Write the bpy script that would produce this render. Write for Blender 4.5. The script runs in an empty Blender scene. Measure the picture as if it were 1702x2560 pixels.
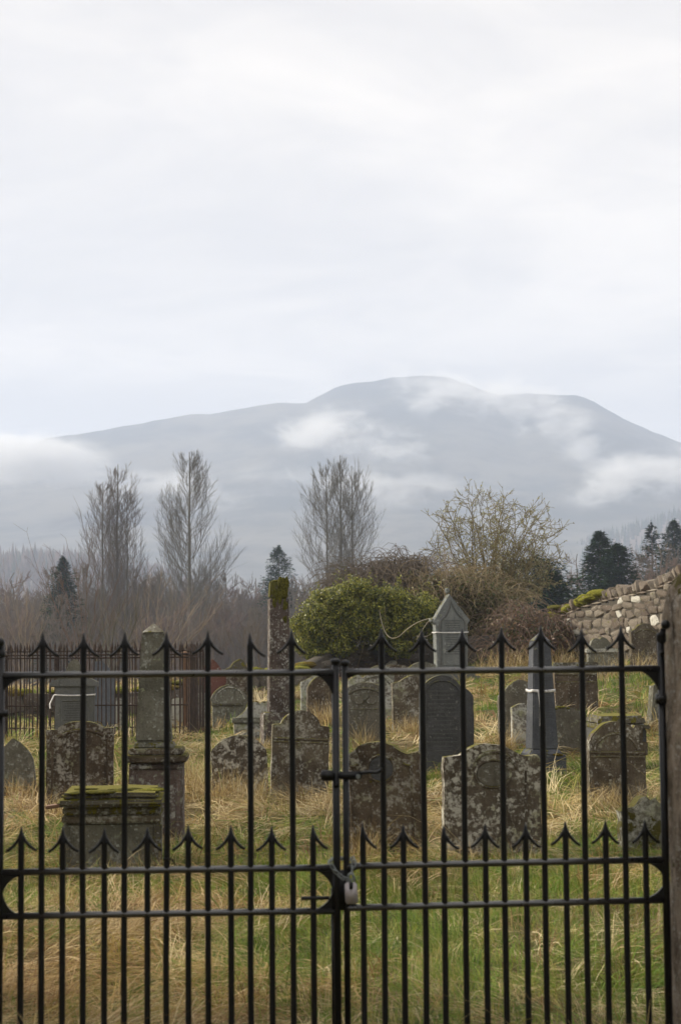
import bpy, bmesh, math, random
import numpy as np
from mathutils import Vector, Matrix, noise as mnoise

scene = bpy.context.scene
COL = scene.collection
R = math.radians

# ------------------------------------------------------------------ camera
FPX = 4342.0            # focal length in pixels of the 1702 x 2560 photograph
CX, CY = 851.0, 1280.0
HORIZON = 1617.0
CAMZ = 1.70
PITCH = math.atan((HORIZON - CY) / FPX)
ROLL = R(-0.47)
camd = bpy.data.cameras.new('camera')
cam = bpy.data.objects.new('camera', camd)
COL.objects.link(cam)
CM = Matrix.Translation((0, 0, CAMZ)) @ Matrix.Rotation(R(90) + PITCH, 4, 'X') @ Matrix.Rotation(ROLL, 4, 'Z')
cam.matrix_world = CM
camd.sensor_fit = 'VERTICAL'
camd.sensor_height = 36.0
camd.sensor_width = 24.0
camd.lens = FPX / 2560.0 * 36.0
camd.clip_start = 0.05
camd.clip_end = 30000
camd.dof.use_dof = True
camd.dof.focus_distance = 21.0
camd.dof.aperture_fstop = 5.0
scene.camera = cam
scene.render.resolution_x, scene.render.resolution_y = 680, 1024

# ------------------------------------------------------------------ sun and sky
SUN_EL, SUN_AZ = R(31), R(-74)          # azimuth measured from +Y (view direction) towards +X
sun_dir = Vector((math.sin(SUN_AZ) * math.cos(SUN_EL), math.cos(SUN_AZ) * math.cos(SUN_EL), math.sin(SUN_EL)))
sund = bpy.data.lights.new('sun', 'SUN')
sund.energy = 5.0
sund.angle = R(5)
sund.color = (1.0, 0.91, 0.74)
sun = bpy.data.objects.new('sun', sund)
sun.rotation_euler = sun_dir.to_track_quat('Z', 'Y').to_euler()
sun.location = (-30, 10, 40)
COL.objects.link(sun)

world = bpy.data.worlds.new('World')
scene.world = world
world.use_nodes = True
SKY_STRENGTH = 0.1
CLOUD_WHITE = (9.2, 8.5, 7.65, 1)
CLOUD_GREY = (7.1, 6.65, 6.25, 1)

vs = scene.view_settings
vs.view_transform = 'Standard'
vs.look = 'None'
vs.gamma = 1.0
vs.exposure = 0.44
vs.use_curve_mapping = False
scene.cycles.use_denoising = True
scene.cycles.max_bounces = 6
scene.cycles.diffuse_bounces = 2
scene.cycles.glossy_bounces = 2
scene.cycles.transparent_max_bounces = 8
scene.cycles.volume_bounces = 3
scene.cycles.volume_step_rate = 1.0
scene.cycles.volume_max_steps = 64
scene.cycles.sample_clamp_indirect = 4.0
HAZE_DENSITY = 0.00037


# ------------------------------------------------------------------ node helper
class NT:
    def __init__(self, tree):
        self.t = tree

    def n(self, typ, inp=None, **kw):
        nd = self.t.nodes.new(typ)
        for k, v in kw.items():
            setattr(nd, k, v)
        for k, v in (inp or {}).items():
            s = nd.inputs[k]
            if isinstance(v, bpy.types.NodeSocket):
                self.t.links.new(v, s)
            else:
                s.default_value = v
        return nd

    def math(self, op, a, b=0.0, c=0.0, clamp=False):
        nd = self.n('ShaderNodeMath', {0: a, 1: b, 2: c}, operation=op)
        nd.use_clamp = clamp
        return nd.outputs[0]

    def mix(self, f, a, b, blend='MIX'):
        nd = self.t.nodes.new('ShaderNodeMix')
        nd.data_type = 'RGBA'
        nd.blend_type = blend
        for i, v in ((0, f), (6, a), (7, b)):
            if isinstance(v, bpy.types.NodeSocket):
                self.t.links.new(v, nd.inputs[i])
            else:
                nd.inputs[i].default_value = (v if i == 0 else (v[0], v[1], v[2], 1.0))
        return nd.outputs[2]

    def noise(self, vec, scale, detail=4.0, rough=0.55, out=0):
        return self.n('ShaderNodeTexNoise', {'Vector': vec, 'Scale': scale, 'Detail': detail, 'Roughness': rough}).outputs[out]

    def step(self, v, lo, hi):
        nd = self.n('ShaderNodeMapRange', {0: v, 1: lo, 2: hi, 3: 0.0, 4: 1.0})
        nd.interpolation_type = 'SMOOTHSTEP'
        return nd.outputs[0]

    def link(self, a, b):
        self.t.links.new(a, b)


# world nodes: Nishita sky behind a thin, nearly closed cloud deck laid out on a plane overhead
wn = NT(world.node_tree)
bg = world.node_tree.nodes['Background']
sky = wn.n('ShaderNodeTexSky', sky_type='NISHITA')
sky.sun_disc = False
sky.sun_elevation = SUN_EL
sky.sun_rotation = SUN_AZ
sky.dust_density = 3.0
sky.air_density = 1.0
tc = wn.n('ShaderNodeTexCoord')
sep = wn.n('ShaderNodeSeparateXYZ', {0: tc.outputs['Generated']})
zz = wn.math('ADD', wn.math('MAXIMUM', sep.outputs[2], 0.0), 0.10)
pv = wn.n('ShaderNodeCombineXYZ', {0: wn.math('DIVIDE', sep.outputs[0], zz), 1: wn.math('DIVIDE', sep.outputs[1], zz), 2: 3.7})
warp = wn.n('ShaderNodeVectorMath', {0: pv.outputs[0], 1: wn.n('ShaderNodeVectorMath', {0: wn.noise(pv.outputs[0], 0.9, 3, 0.5, 1), 3: 1.3}, operation='SCALE').outputs[0]}, operation='ADD').outputs[0]
c1 = wn.noise(warp, 0.75, 5, 0.52)
c2 = wn.noise(warp, 2.6, 5, 0.55)
cf = wn.step(wn.math('ADD', wn.math('MULTIPLY', c1, 0.72), wn.math('MULTIPLY', c2, 0.28)), 0.36, 0.62)
ccol = wn.mix(cf, CLOUD_GREY, CLOUD_WHITE)
fin = wn.mix(wn.math('ADD', wn.math('MULTIPLY', cf, 0.12), 0.86), sky.outputs[0], ccol)
wn.link(fin, bg.inputs[0])
bg.inputs[1].default_value = SKY_STRENGTH


# ------------------------------------------------------------------ geometry helpers
def ray(px, py):
    return (CM.to_3x3() @ Vector(((px - CX) / FPX, -(py - CY) / FPX, -1.0)))


def P(px, py, d):
    r = ray(px, py)
    return Vector((0, 0, CAMZ)) + r * (d / r.y)


def mesh_np(name, v, f, tint=None):
    me = bpy.data.meshes.new(name)
    v = np.asarray(v, np.float32).reshape(-1, 3)
    f = np.asarray(f, np.int32)
    k = f.shape[1]
    me.vertices.add(len(v))
    me.vertices.foreach_set('co', v.ravel())
    me.loops.add(f.size)
    me.loops.foreach_set('vertex_index', f.ravel())
    me.polygons.add(len(f))
    me.polygons.foreach_set('loop_start', np.arange(0, f.size, k, dtype=np.int32))
    me.update(calc_edges=True)
    if tint is not None:
        a = me.color_attributes.new('tint', 'FLOAT_COLOR', 'POINT')
        t = np.ones((len(v), 4), np.float32)
        t[:, :3] = tint
        a.data.foreach_set('color', t.ravel())
    return me


def link(name, data, mat=None, parent=None, loc=None):
    o = bpy.data.objects.new(name, data)
    COL.objects.link(o)
    if mat is not None and data is not None and len(data.materials) == 0:
        data.materials.append(mat)
    if parent is not None:
        o.parent = parent
    if loc is not None:
        o.location = loc
    return o


def tag(o, label=None, cat=None, group=None, kind=None):
    if label:
        o['label'] = label
    if cat:
        o['category'] = cat
    if group:
        o['group'] = group
    if kind:
        o['kind'] = kind
    return o


def empty(name, loc, label, cat, group=None, rz=0.0, ry=0.0, rx=0.0):
    o = bpy.data.objects.new(name, None)
    o.empty_display_size = 0.2
    COL.objects.link(o)
    o.location = loc
    o.rotation_euler = (rx, ry, rz)
    return tag(o, label, cat, group)


def bm_mesh(name, bm, smooth=False):
    me = bpy.data.meshes.new(name)
    bm.normal_update()
    bm.to_mesh(me)
    bm.free()
    if smooth:
        me.polygons.foreach_set('use_smooth', [True] * len(me.polygons))
    return me


class Segs:
    """collects tapered rods; build() makes one n-sided mesh of them"""
    def __init__(self):
        self.a, self.b, self.r0, self.r1 = [], [], [], []

    def add(self, a, b, r0, r1):
        self.a.append(tuple(a)); self.b.append(tuple(b)); self.r0.append(r0); self.r1.append(r1)

    def path(self, pts, r0, r1):
        n = len(pts) - 1
        for i in range(n):
            self.add(pts[i], pts[i + 1], r0 + (r1 - r0) * i / n, r0 + (r1 - r0) * (i + 1) / n)

    def mesh(self, name, n=3):
        a = np.array(self.a); b = np.array(self.b)
        r0 = np.array(self.r0)[:, None]; r1 = np.array(self.r1)[:, None]
        t = b - a
        t /= np.maximum(np.linalg.norm(t, axis=1, keepdims=True), 1e-9)
        ref = np.where(np.abs(t[:, 2:3]) > 0.9, np.array([[1.0, 0, 0]]), np.array([[0, 0, 1.0]]))
        u = np.cross(t, ref); u /= np.linalg.norm(u, axis=1, keepdims=True)
        w = np.cross(t, u)
        m = len(a)
        v = np.zeros((m, 2 * n, 3))
        for k in range(n):
            ang = 2 * math.pi * k / n
            off = u * math.cos(ang) + w * math.sin(ang)
            v[:, k] = a + off * r0
            v[:, n + k] = b + off * r1
        base = (np.arange(m) * 2 * n)[:, None]
        fs = [base + np.array([[k, (k + 1) % n, n + (k + 1) % n, n + k]]) for k in range(n)]
        f = np.stack(fs, 1).reshape(-1, 4)
        return mesh_np(name, v.reshape(-1, 3), f)


def smooth_mesh(me):
    me.polygons.foreach_set('use_smooth', [True] * len(me.polygons))
    return me


# ------------------------------------------------------------------ materials
MATS = {}


def new_mat(name):
    m = bpy.data.materials.new(name)
    m.use_nodes = True
    MATS[name] = m
    return m, NT(m.node_tree), m.node_tree.nodes['Principled BSDF']


def coords(t, scale_rand=37.0):
    tc = t.n('ShaderNodeTexCoord')
    oi = t.n('ShaderNodeObjectInfo')
    off = t.n('ShaderNodeCombineXYZ', {0: t.math('MULTIPLY', oi.outputs['Random'], scale_rand),
                                      1: t.math('MULTIPLY', oi.outputs['Random'], scale_rand * 1.7),
                                      2: t.math('MULTIPLY', oi.outputs['Random'], scale_rand * 0.6)})
    return t.n('ShaderNodeVectorMath', {0: tc.outputs['Object'], 1: off.outputs[0]}, operation='ADD').outputs[0], oi


def stone_mat(name, c1, c2, lich=0.5, lcol=(0.40, 0.40, 0.36), moss=0.3, mcol=(0.13, 0.115, 0.018), scale=1.0, stain=0.5, rough=0.9):
    """weathered gravestone: mottled body colour, crusts and spots of pale lichen, moss where water stands"""
    scale *= 1.9
    m, t, b = new_mat(name)
    v, oi = coords(t)
    n1 = t.noise(v, 1.5 * scale, 8, 0.68)
    n2 = t.noise(v, 26 * scale, 5, 0.65)
    body = t.mix(t.step(n1, 0.32, 0.66), c1, c2)
    body = t.mix(t.math('MULTIPLY', t.step(n2, 0.45, 0.75), 0.55), body, (c1[0] * 0.45, c1[1] * 0.45, c1[2] * 0.45))
    # vertical water streaks
    mp = t.n('ShaderNodeMapping', {'Vector': v, 'Scale': (9.0 * scale, 9.0 * scale, 1.1 * scale)})
    st = t.noise(mp.outputs[0], 1.0, 4, 0.6)
    body = t.mix(t.math('MULTIPLY', t.step(st, 0.52, 0.72), stain), body, (c1[0] * 0.4, c1[1] * 0.4, c1[2] * 0.42))
    # lichen crusts and round spots
    l1 = t.noise(v, 6.5 * scale, 7, 0.68)
    l2 = t.noise(v, 17 * scale, 5, 0.7)
    lbig = t.noise(v, 1.1 * scale, 3, 0.6)
    lth = t.math('ADD', t.math('MULTIPLY', t.math('SUBTRACT', oi.outputs['Random'], 0.5), 0.06), t.math('MULTIPLY', t.math('SUBTRACT', lbig, 0.5), -0.24))
    lm = t.step(t.math('SUBTRACT', t.math('SUBTRACT', t.math('ADD', t.math('MULTIPLY', l1, 0.5), t.math('MULTIPLY', l2, 0.5)), lth), 0.575 - 0.125 * lich), 0.0, 0.115)
    wv = t.n('ShaderNodeVectorMath', {0: v, 1: t.n('ShaderNodeVectorMath', {0: t.noise(v, 20 * scale, 3, 0.6, 1), 3: 0.05}, operation='SCALE').outputs[0]}, operation='ADD').outputs[0]
    vo = t.n('ShaderNodeTexVoronoi', {'Vector': wv, 'Scale': 15 * scale})
    vc = t.n('ShaderNodeSeparateColor', {0: vo.outputs['Color']})
    spot = t.math('LESS_THAN', vo.outputs['Distance'], t.math('MULTIPLY', t.math('SUBTRACT', vc.outputs[0], 0.86 - 0.3 * lich), 1.25))
    lm = t.math('MAXIMUM', lm, t.math('MULTIPLY', spot, 0.95))
    lc = t.mix(t.noise(v, 40 * scale, 3, 0.6), (lcol[0] * 0.6, lcol[1] * 0.6, lcol[2] * 0.58), (lcol[0] * 1.25, lcol[1] * 1.25, lcol[2] * 1.25))
    lc = t.mix(t.step(t.noise(v, 2.3 * scale, 4, 0.6), 0.50, 0.66), lc, (lcol[0] * 0.62, lcol[1] * 0.64, lcol[2] * 0.44))
    col = t.mix(t.math('MULTIPLY', lm, 0.82), body, lc)
    # moss
    geo = t.n('ShaderNodeNewGeometry')
    nz = t.n('ShaderNodeSeparateXYZ', {0: geo.outputs['Normal']}).outputs[2]
    mn = t.noise(v, 5 * scale, 5, 0.65)
    up = t.math('ADD', mn, t.math('MULTIPLY', t.step(nz, 0.1, 0.8), 0.26))
    mm = t.step(up, 0.74 - 0.22 * moss, 0.80 - 0.22 * moss)
    mc = t.mix(t.noise(v, 55 * scale, 3, 0.6), (mcol[0] * 0.35, mcol[1] * 0.4, mcol[2] * 0.4), (mcol[0] * 1.5, mcol[1] * 1.5, mcol[2] * 1.3))
    col = t.mix(mm, col, mc)
    t.link(col, b.inputs['Base Color'])
    b.inputs['Roughness'].default_value = rough
    b.inputs['Specular IOR Level'].default_value = 0.25
    h = t.math('ADD', t.math('ADD', t.math('MULTIPLY', n2, 0.5), t.math('MULTIPLY', l1, 0.5)), t.math('ADD', t.math('MULTIPLY', mm, 0.5), t.math('MULTIPLY', lm, 0.12)))
    bp = t.n('ShaderNodeBump', {'Height': h, 'Strength': 0.9, 'Distance': 0.018})
    t.link(bp.outputs[0], b.inputs['Normal'])
    return m


M_BROWN = stone_mat('stone_brown_lichened', (0.07, 0.054, 0.037), (0.165, 0.14, 0.10), 0.58, (0.44, 0.43, 0.38), moss=0.25)
M_BROWND = stone_mat('stone_dark_brown', (0.05, 0.036, 0.024), (0.13, 0.10, 0.068), 0.55, (0.42, 0.40, 0.35), 0.42)
M_LICH = stone_mat('stone_heavy_lichen', (0.06, 0.046, 0.032), (0.14, 0.115, 0.085), 0.80, (0.60, 0.58, 0.51), 0.15, scale=0.85)
M_GREYL = stone_mat('stone_grey_lichen', (0.105, 0.10, 0.075), (0.20, 0.19, 0.15), 0.62, (0.40, 0.41, 0.37), 0.28)
M_GREY = stone_mat('stone_plain_grey', (0.12, 0.122, 0.115), (0.165, 0.167, 0.158), 0.05, moss=0.0, stain=0.25)
M_GREYPALE = stone_mat('stone_pale_blue_grey', (0.135, 0.145, 0.142), (0.20, 0.21, 0.205), 0.22, (0.36, 0.37, 0.35), 0.05, stain=0.45)
M_TAUPE = stone_mat('stone_taupe', (0.10, 0.09, 0.068), (0.16, 0.146, 0.115), 0.40, moss=0.2, stain=0.3)
M_DARK = stone_mat('stone_slate_dark', (0.048, 0.048, 0.05), (0.085, 0.085, 0.086), 0.05, moss=0.1, rough=0.7, stain=0.3)
M_GRAN = stone_mat('stone_polished_grey', (0.055, 0.058, 0.068), (0.095, 0.10, 0.112), 0.0, moss=0.02, rough=0.4, stain=0.2)
M_SLATE = stone_mat('stone_blue_slate', (0.12, 0.13, 0.15), (0.165, 0.175, 0.20), 0.05, moss=0.05, stain=0.2)
M_RED = stone_mat('stone_red_sandstone', (0.14, 0.06, 0.045), (0.19, 0.088, 0.066), 0.05, moss=0.1, stain=0.2)
M_PINK = stone_mat('stone_pinkish_sandstone', (0.06, 0.045, 0.038), (0.115, 0.088, 0.076), 0.52, (0.48, 0.47, 0.44), 0.3)
M_PINKMOSS = stone_mat('stone_pinkish_mossy', (0.11, 0.08, 0.07), (0.165, 0.125, 0.11), 0.55, (0.46, 0.46, 0.43), 0.35)
M_MOSSY = stone_mat('stone_mossy', (0.085, 0.075, 0.055), (0.14, 0.125, 0.095), 0.45, moss=0.92, mcol=(0.15, 0.13, 0.018))
M_MOSSG = stone_mat('stone_grey_moss_clumps', (0.10, 0.095, 0.07), (0.18, 0.17, 0.135), 0.7, (0.40, 0.40, 0.35), 1.0, (0.075, 0.065, 0.014), scale=0.8)
M_PALE = stone_mat('stone_pale_lichen', (0.17, 0.155, 0.12), (0.27, 0.25, 0.20), 0.7, (0.45, 0.45, 0.40), -0.3)
M_MOSSFULL = stone_mat('stone_moss_covered', (0.085, 0.07, 0.05), (0.13, 0.11, 0.085), 0.2, (0.4, 0.4, 0.35), 1.55, (0.085, 0.078, 0.014))
M_WHITEL = stone_mat('stone_white_lichen', (0.12, 0.105, 0.085), (0.21, 0.19, 0.16), 1.15, (0.55, 0.55, 0.50), 0.2)
M_POST = stone_mat('gatepost_stone', (0.15, 0.115, 0.082), (0.42, 0.34, 0.26), 0.55, (0.60, 0.56, 0.49), 0.5, (0.085, 0.07, 0.014), scale=2.0, stain=0.85)


def wall_mat(name, dark=1.0, white=0.14):
    m, t, b = new_mat(name)
    v, oi = coords(t)
    r = oi.outputs['Random']
    base = t.mix(r, (0.13 * dark, 0.095 * dark, 0.07 * dark), (0.27 * dark, 0.23 * dark, 0.18 * dark))
    wh = t.math('GREATER_THAN', t.math('FRACT', t.math('MULTIPLY', r, 13.7)), 1.0 - white)
    base = t.mix(wh, base, (0.60, 0.57, 0.50))
    n = t.noise(v, 14, 6, 0.65)
    base = t.mix(t.math('MULTIPLY', t.step(n, 0.45, 0.7), 0.6), base, (0.055, 0.045, 0.034))
    l = t.noise(v, 9, 6, 0.7)
    base = t.mix(t.step(l, 0.60, 0.66), base, (0.44, 0.43, 0.38))
    ms = t.noise(v, 3.3, 5, 0.6)
    base = t.mix(t.math('MULTIPLY', t.step(ms, 0.60, 0.68), 0.85), base, (0.10, 0.095, 0.02))
    t.link(base, b.inputs['Base Color'])
    b.inputs['Roughness'].default_value = 0.95
    bp = t.n('ShaderNodeBump', {'Height': n, 'Strength': 0.8, 'Distance': 0.03})
    t.link(bp.outputs[0], b.inputs['Normal'])
    return m


M_WALLST = wall_mat('rubble_stone', 0.85, 0.09)
M_WALLDK = wall_mat('rubble_stone_dark', 0.55, 0.05)
M_COPE = wall_mat('cope_stone', 1.1, 0.0)
m, t, b = new_mat('wall_mortar')
v, oi = coords(t)
t.link(t.mix(t.noise(v, 9, 6, 0.6), (0.035, 0.03, 0.023), (0.10, 0.083, 0.062)), b.inputs['Base Color'])
b.inputs['Roughness'].default_value = 1.0
bp = t.n('ShaderNodeBump', {'Height': t.noise(v, 7, 6, 0.65), 'Strength': 1.0, 'Distance': 0.08})
t.link(bp.outputs[0], b.inputs['Normal'])
M_MORTAR = m


def moss_mat(name, a, c):
    m, t, b = new_mat(name)
    v, oi = coords(t)
    n = t.noise(v, 38, 5, 0.7)
    t.link(t.mix(t.step(n, 0.3, 0.7), a, c), b.inputs['Base Color'])
    b.inputs['Roughness'].default_value = 1.0
    b.inputs['Specular IOR Level'].default_value = 0.1
    bp = t.n('ShaderNodeBump', {'Height': n, 'Strength': 1.0, 'Distance': 0.02})
    t.link(bp.outputs[0], b.inputs['Normal'])
    return m


M_MOSS = moss_mat('moss_green', (0.03, 0.03, 0.006), (0.13, 0.12, 0.02))
M_MOSSB = moss_mat('moss_bright', (0.07, 0.072, 0.01), (0.25, 0.24, 0.035))
M_MOSSO = moss_mat('moss_orange', (0.06, 0.042, 0.008), (0.17, 0.125, 0.022))

# black gloss paint on wrought iron
m, t, b = new_mat('black_iron_paint')
v, oi = coords(t, 5)
n = t.noise(v, 60, 4, 0.6)
n3 = t.noise(v, 9, 5, 0.6)
fl = t.step(t.noise(v, 28, 6, 0.7), 0.64, 0.70)
t.link(t.mix(fl, t.mix(t.step(n3, 0.62, 0.72), (0.004, 0.004, 0.005), (0.012, 0.0115, 0.0115)), (0.035, 0.020, 0.013)), b.inputs['Base Color'])
t.link(t.math('ADD', t.math('MULTIPLY', n3, 0.25), 0.24), b.inputs['Roughness'])
b.inputs['Specular IOR Level'].default_value = 0.5
b.inputs['IOR'].default_value = 1.42
bp = t.n('ShaderNodeBump', {'Height': n, 'Strength': 0.25, 'Distance': 0.002})
t.link(bp.outputs[0], b.inputs['Normal'])
M_IRON = m
m, t, b = new_mat('black_iron_paint_worn')
v, oi = coords(t, 5)
n = t.noise(v, 45, 5, 0.65)
n3 = t.noise(v, 14, 5, 0.6)
t.link(t.mix(t.step(n3, 0.58, 0.70), (0.006, 0.006, 0.007), (0.028, 0.024, 0.023)), b.inputs['Base Color'])
t.link(t.math('ADD', t.math('MULTIPLY', n, 0.3), 0.16), b.inputs['Roughness'])
b.inputs['IOR'].default_value = 2.1
bp = t.n('ShaderNodeBump', {'Height': n, 'Strength': 0.3, 'Distance': 0.002})
t.link(bp.outputs[0], b.inputs['Normal'])
M_IRONW = m
m, t, b = new_mat('rusty_iron')
v, oi = coords(t, 5)
n = t.noise(v, 12, 6, 0.65)
t.link(t.mix(t.step(n, 0.4, 0.65), (0.03, 0.019, 0.014), (0.07, 0.043, 0.029)), b.inputs['Base Color'])
b.inputs['Roughness'].default_value = 0.85
M_RUST = m
m, t, b = new_mat('galvanised_steel')
v, oi = coords(t, 5)
t.link(t.mix(t.noise(v, 80, 4, 0.6), (0.16, 0.18, 0.18), (0.36, 0.39, 0.39)), b.inputs['Base Color'])
b.inputs['Metallic'].default_value = 0.7
b.inputs['Roughness'].default_value = 0.5
M_STEEL = m
m, t, b = new_mat('padlock_body')
v, oi = coords(t, 5)
t.link(t.mix(t.noise(v, 50, 4, 0.6), (0.40, 0.36, 0.37), (0.56, 0.52, 0.53)), b.inputs['Base Color'])
b.inputs['Metallic'].default_value = 0.25
b.inputs['Roughness'].default_value = 0.42
M_PADLOCK = m


def plain(name, col, rough=0.8, var=0.25, sc=30):
    m, t, b = new_mat(name)
    v, oi = coords(t, 5)
    t.link(t.mix(t.noise(v, sc, 4, 0.6), tuple(c * (1 - var) for c in col), tuple(c * (1 + var) for c in col)), b.inputs['Base Color'])
    b.inputs['Roughness'].default_value = rough
    return m


M_TAPE = plain('white_tape', (0.72, 0.70, 0.69), 0.5, 0.08)
M_TAPER = plain('red_tape_print', (0.55, 0.12, 0.07), 0.5, 0.1)
M_INK = plain('inscription_worn', (0.055, 0.055, 0.052), 0.9, 0.3)
M_INKL = plain('inscription_pale', (0.105, 0.105, 0.10), 0.9, 0.2)
M_WOOD = plain('old_board', (0.17, 0.095, 0.055), 0.85, 0.35, 18)
M_BARKG = plain('bark_grey', (0.13, 0.12, 0.098), 0.95, 0.35, 3)
M_BARKB = plain('bark_brown', (0.125, 0.10, 0.078), 0.95, 0.35, 3)
M_BARKR = plain('bark_reddish', (0.15, 0.10, 0.076), 0.95, 0.3, 3)
M_BARKP = plain('bark_pale', (0.25, 0.20, 0.15), 0.95, 0.25, 3)
M_CANE = plain('cane_straw', (0.24, 0.185, 0.105), 0.95, 0.35, 3)
M_TWIGY = plain('twig_olive', (0.185, 0.15, 0.075), 0.95, 0.3, 3)
M_VINE = plain('bare_vine', (0.30, 0.26, 0.18), 0.9, 0.2, 3)


def leaf_mat(name, trans=0.3, rough=0.5):
    """leaf or blade: colour from the per-leaf tint, some light passing through"""
    m, t, b = new_mat(name)
    a = t.n('ShaderNodeAttribute', attribute_name='tint')
    t.link(a.outputs['Color'], b.inputs['Base Color'])
    b.inputs['Roughness'].default_value = rough
    b.inputs['Specular IOR Level'].default_value = 0.3
    tr = t.n('ShaderNodeBsdfTranslucent', {0: a.outputs['Color']})
    ms = t.n('ShaderNodeMixShader', {0: trans, 1: b.outputs[0], 2: tr.outputs[0]})
    t.link(ms.outputs[0], m.node_tree.nodes['Material Output'].inputs[0])
    return m


M_GRASS = leaf_mat('grass_blades', 0.3, 0.6)
M_LEAF = leaf_mat('leaves', 0.25, 0.42)
M_NEEDLE = leaf_mat('conifer_foliage', 0.1, 1.0)
M_NEEDLE.node_tree.nodes['Principled BSDF'].inputs['Specular IOR Level'].default_value = 0.0

# ground: thatch and soil between the blades
m, t, b = new_mat('turf')
tcn = t.n('ShaderNodeTexCoord')
v = tcn.outputs['Object']
g1 = t.noise(v, 0.55, 5, 0.6)
g2 = t.noise(v, 9, 6, 0.65)
g3 = t.noise(v, 0.02, 5, 0.6)
near = t.mix(t.step(g1, 0.42, 0.58), (0.075, 0.085, 0.022), (0.16, 0.125, 0.062))
near = t.mix(t.math('MULTIPLY', t.step(g2, 0.4, 0.7), 0.6), near, (0.05, 0.04, 0.02))
t.link(near, b.inputs['Base Color'])
b.inputs['Roughness'].default_value = 1.0
b.inputs['Specular IOR Level'].default_value = 0.1
bp = t.n('ShaderNodeBump', {'Height': g2, 'Strength': 0.8, 'Distance': 0.05})
t.link(bp.outputs[0], b.inputs['Normal'])
M_TURF = m
m, t, b = new_mat('moorland')
v = t.n('ShaderNodeTexCoord').outputs['Object']
h1 = t.noise(v, 0.006, 9, 0.68)
h2 = t.noise(v, 0.02, 8, 0.65)
col = t.mix(t.step(h1, 0.38, 0.62), (0.016, 0.024, 0.026), (0.115, 0.108, 0.088))
col = t.mix(t.math('MULTIPLY', t.step(h2, 0.5, 0.68), 0.7), col, (0.03, 0.028, 0.028))
t.link(col, b.inputs['Base Color'])
b.inputs['Roughness'].default_value = 1.0
M_MOOR = m

M_LITTER = plain('larch_litter', (0.10, 0.07, 0.055), 1.0, 0.3, 0.02)

# ------------------------------------------------------------------ terrain
CTRL = [(280, 2180, 13.1), (1228, 2155, 13.5), (970, 2145, 13.8), (1600, 2135, 13.5), (1540, 2015, 17.0), (1540, 1890, 21.0),
        (1360, 1935, 20.0), (1110, 1950, 20.5), (1290, 1868, 24.0), (1420, 1888, 22.0), (1435, 1785, 28.0), (1630, 1815, 24.0),
        (1505, 1700, 36.0), (1605, 1683, 36.0), (1125, 1708, 40.0), (45, 1990, 18.5), (200, 2020, 17.2), (393, 2110, 15.0),
        (190, 1850, 24.5), (250, 1855, 26.0), (480, 1852, 26.0), (600, 2000, 18.0), (745, 1990, 18.3), (690, 1879, 24.0),
        (650, 1845, 26.0), (575, 1825, 30.0), (530, 1750, 37.0), (795, 1803, 30.0), (915, 1888, 24.0), (1015, 1835, 27.0),
        (850, 2560, 7.83), (100, 2560, 7.83), (1600, 2560, 7.83), (850, 2330, 10.4), (100, 2330, 10.4), (1600, 2325, 10.4)]
cp = [(P(x, y, d).x, d, P(x, y, d).z) for x, y, d in CTRL]
cp += [(-12, 4, 0.0), (12, 4, 0.05), (-14, 18, 0.05), (-16, 34, 0.2), (14, 16, 0.6), (16, 30, 1.6), (15, 46, 2.2), (-15, 50, 0.4), (0, 50, 0.95),
       (7, 50, 1.5), (-8, 44, 0.5), (8.5, 36, 1.45), (0, -6, 0.0), (-9, -6, 0), (9, -6, 0)]
cp = np.array(cp)


def tps(r2):
    return 0.5 * r2 * np.log(r2 + 1e-9)


_A = tps(((cp[:, None, :2] - cp[None, :, :2]) ** 2).sum(-1)) + np.eye(len(cp)) * 6.0
_Q = np.hstack([np.ones((len(cp), 1)), cp[:, :2]])
_S = np.block([[_A, _Q], [_Q.T, np.zeros((3, 3))]])
_W = np.linalg.solve(_S, np.concatenate([cp[:, 2], np.zeros(3)]))
_rs = np.random.RandomState(7)
_WAV = [(_rs.uniform(0.5, 3.2), _rs.uniform(0, 6.28), _rs.uniform(0, 6.28)) for _ in range(26)]


def sstep(a, lo, hi):
    t = np.clip((a - lo) / (hi - lo), 0, 1)
    return t * t * (3 - 2 * t)


def ground_z(x, y, bumps=True):
    x = np.asarray(x, float); y = np.asarray(y, float)
    xc = np.clip(x, -16, 16); yc = np.clip(y, -6, 52)
    pts = np.stack([xc.ravel(), yc.ravel()], 1)
    z = np.empty(len(pts))
    for i in range(0, len(pts), 20000):
        q = pts[i:i + 20000]
        K = tps(((q[:, None, :] - cp[None, :, :2]) ** 2).sum(-1))
        z[i:i + 20000] = K @ _W[:-3] + _W[-3] + q @ _W[-2:]
    z = z.reshape(x.shape)
    if bumps:
        h = np.zeros_like(z)
        for k, a, ph in _WAV:
            h += np.sin((x * math.cos(a) + y * math.sin(a)) * k * 2.0 + ph) / (1 + k)
        z = z + 0.018 * h
    far = sstep(np.hypot(np.maximum(np.abs(x) - 12, 0), np.maximum(y - 51, 0)), 0, 55)
    side = np.where(x > 0, 1.2, -3.6) * sstep(np.abs(x), 0, 40) - 3.6 * (1 - sstep(np.abs(x), 0, 40))
    return z * (1 - far) + side * far


def gz(x, y):
    return float(ground_z(np.array([x]), np.array([y]))[0])


def axis(fine_lo, fine_hi, step, lo, hi):
    a = list(np.arange(fine_lo, fine_hi + 1e-6, step))
    s = step
    while a[-1] < hi:
        s = min(s * 1.35, 260); a.append(min(a[-1] + s, hi))
    s = step
    while a[0] > lo:
        s = min(s * 1.35, 260); a.insert(0, max(a[0] - s, lo))
    return np.array(a)


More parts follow.
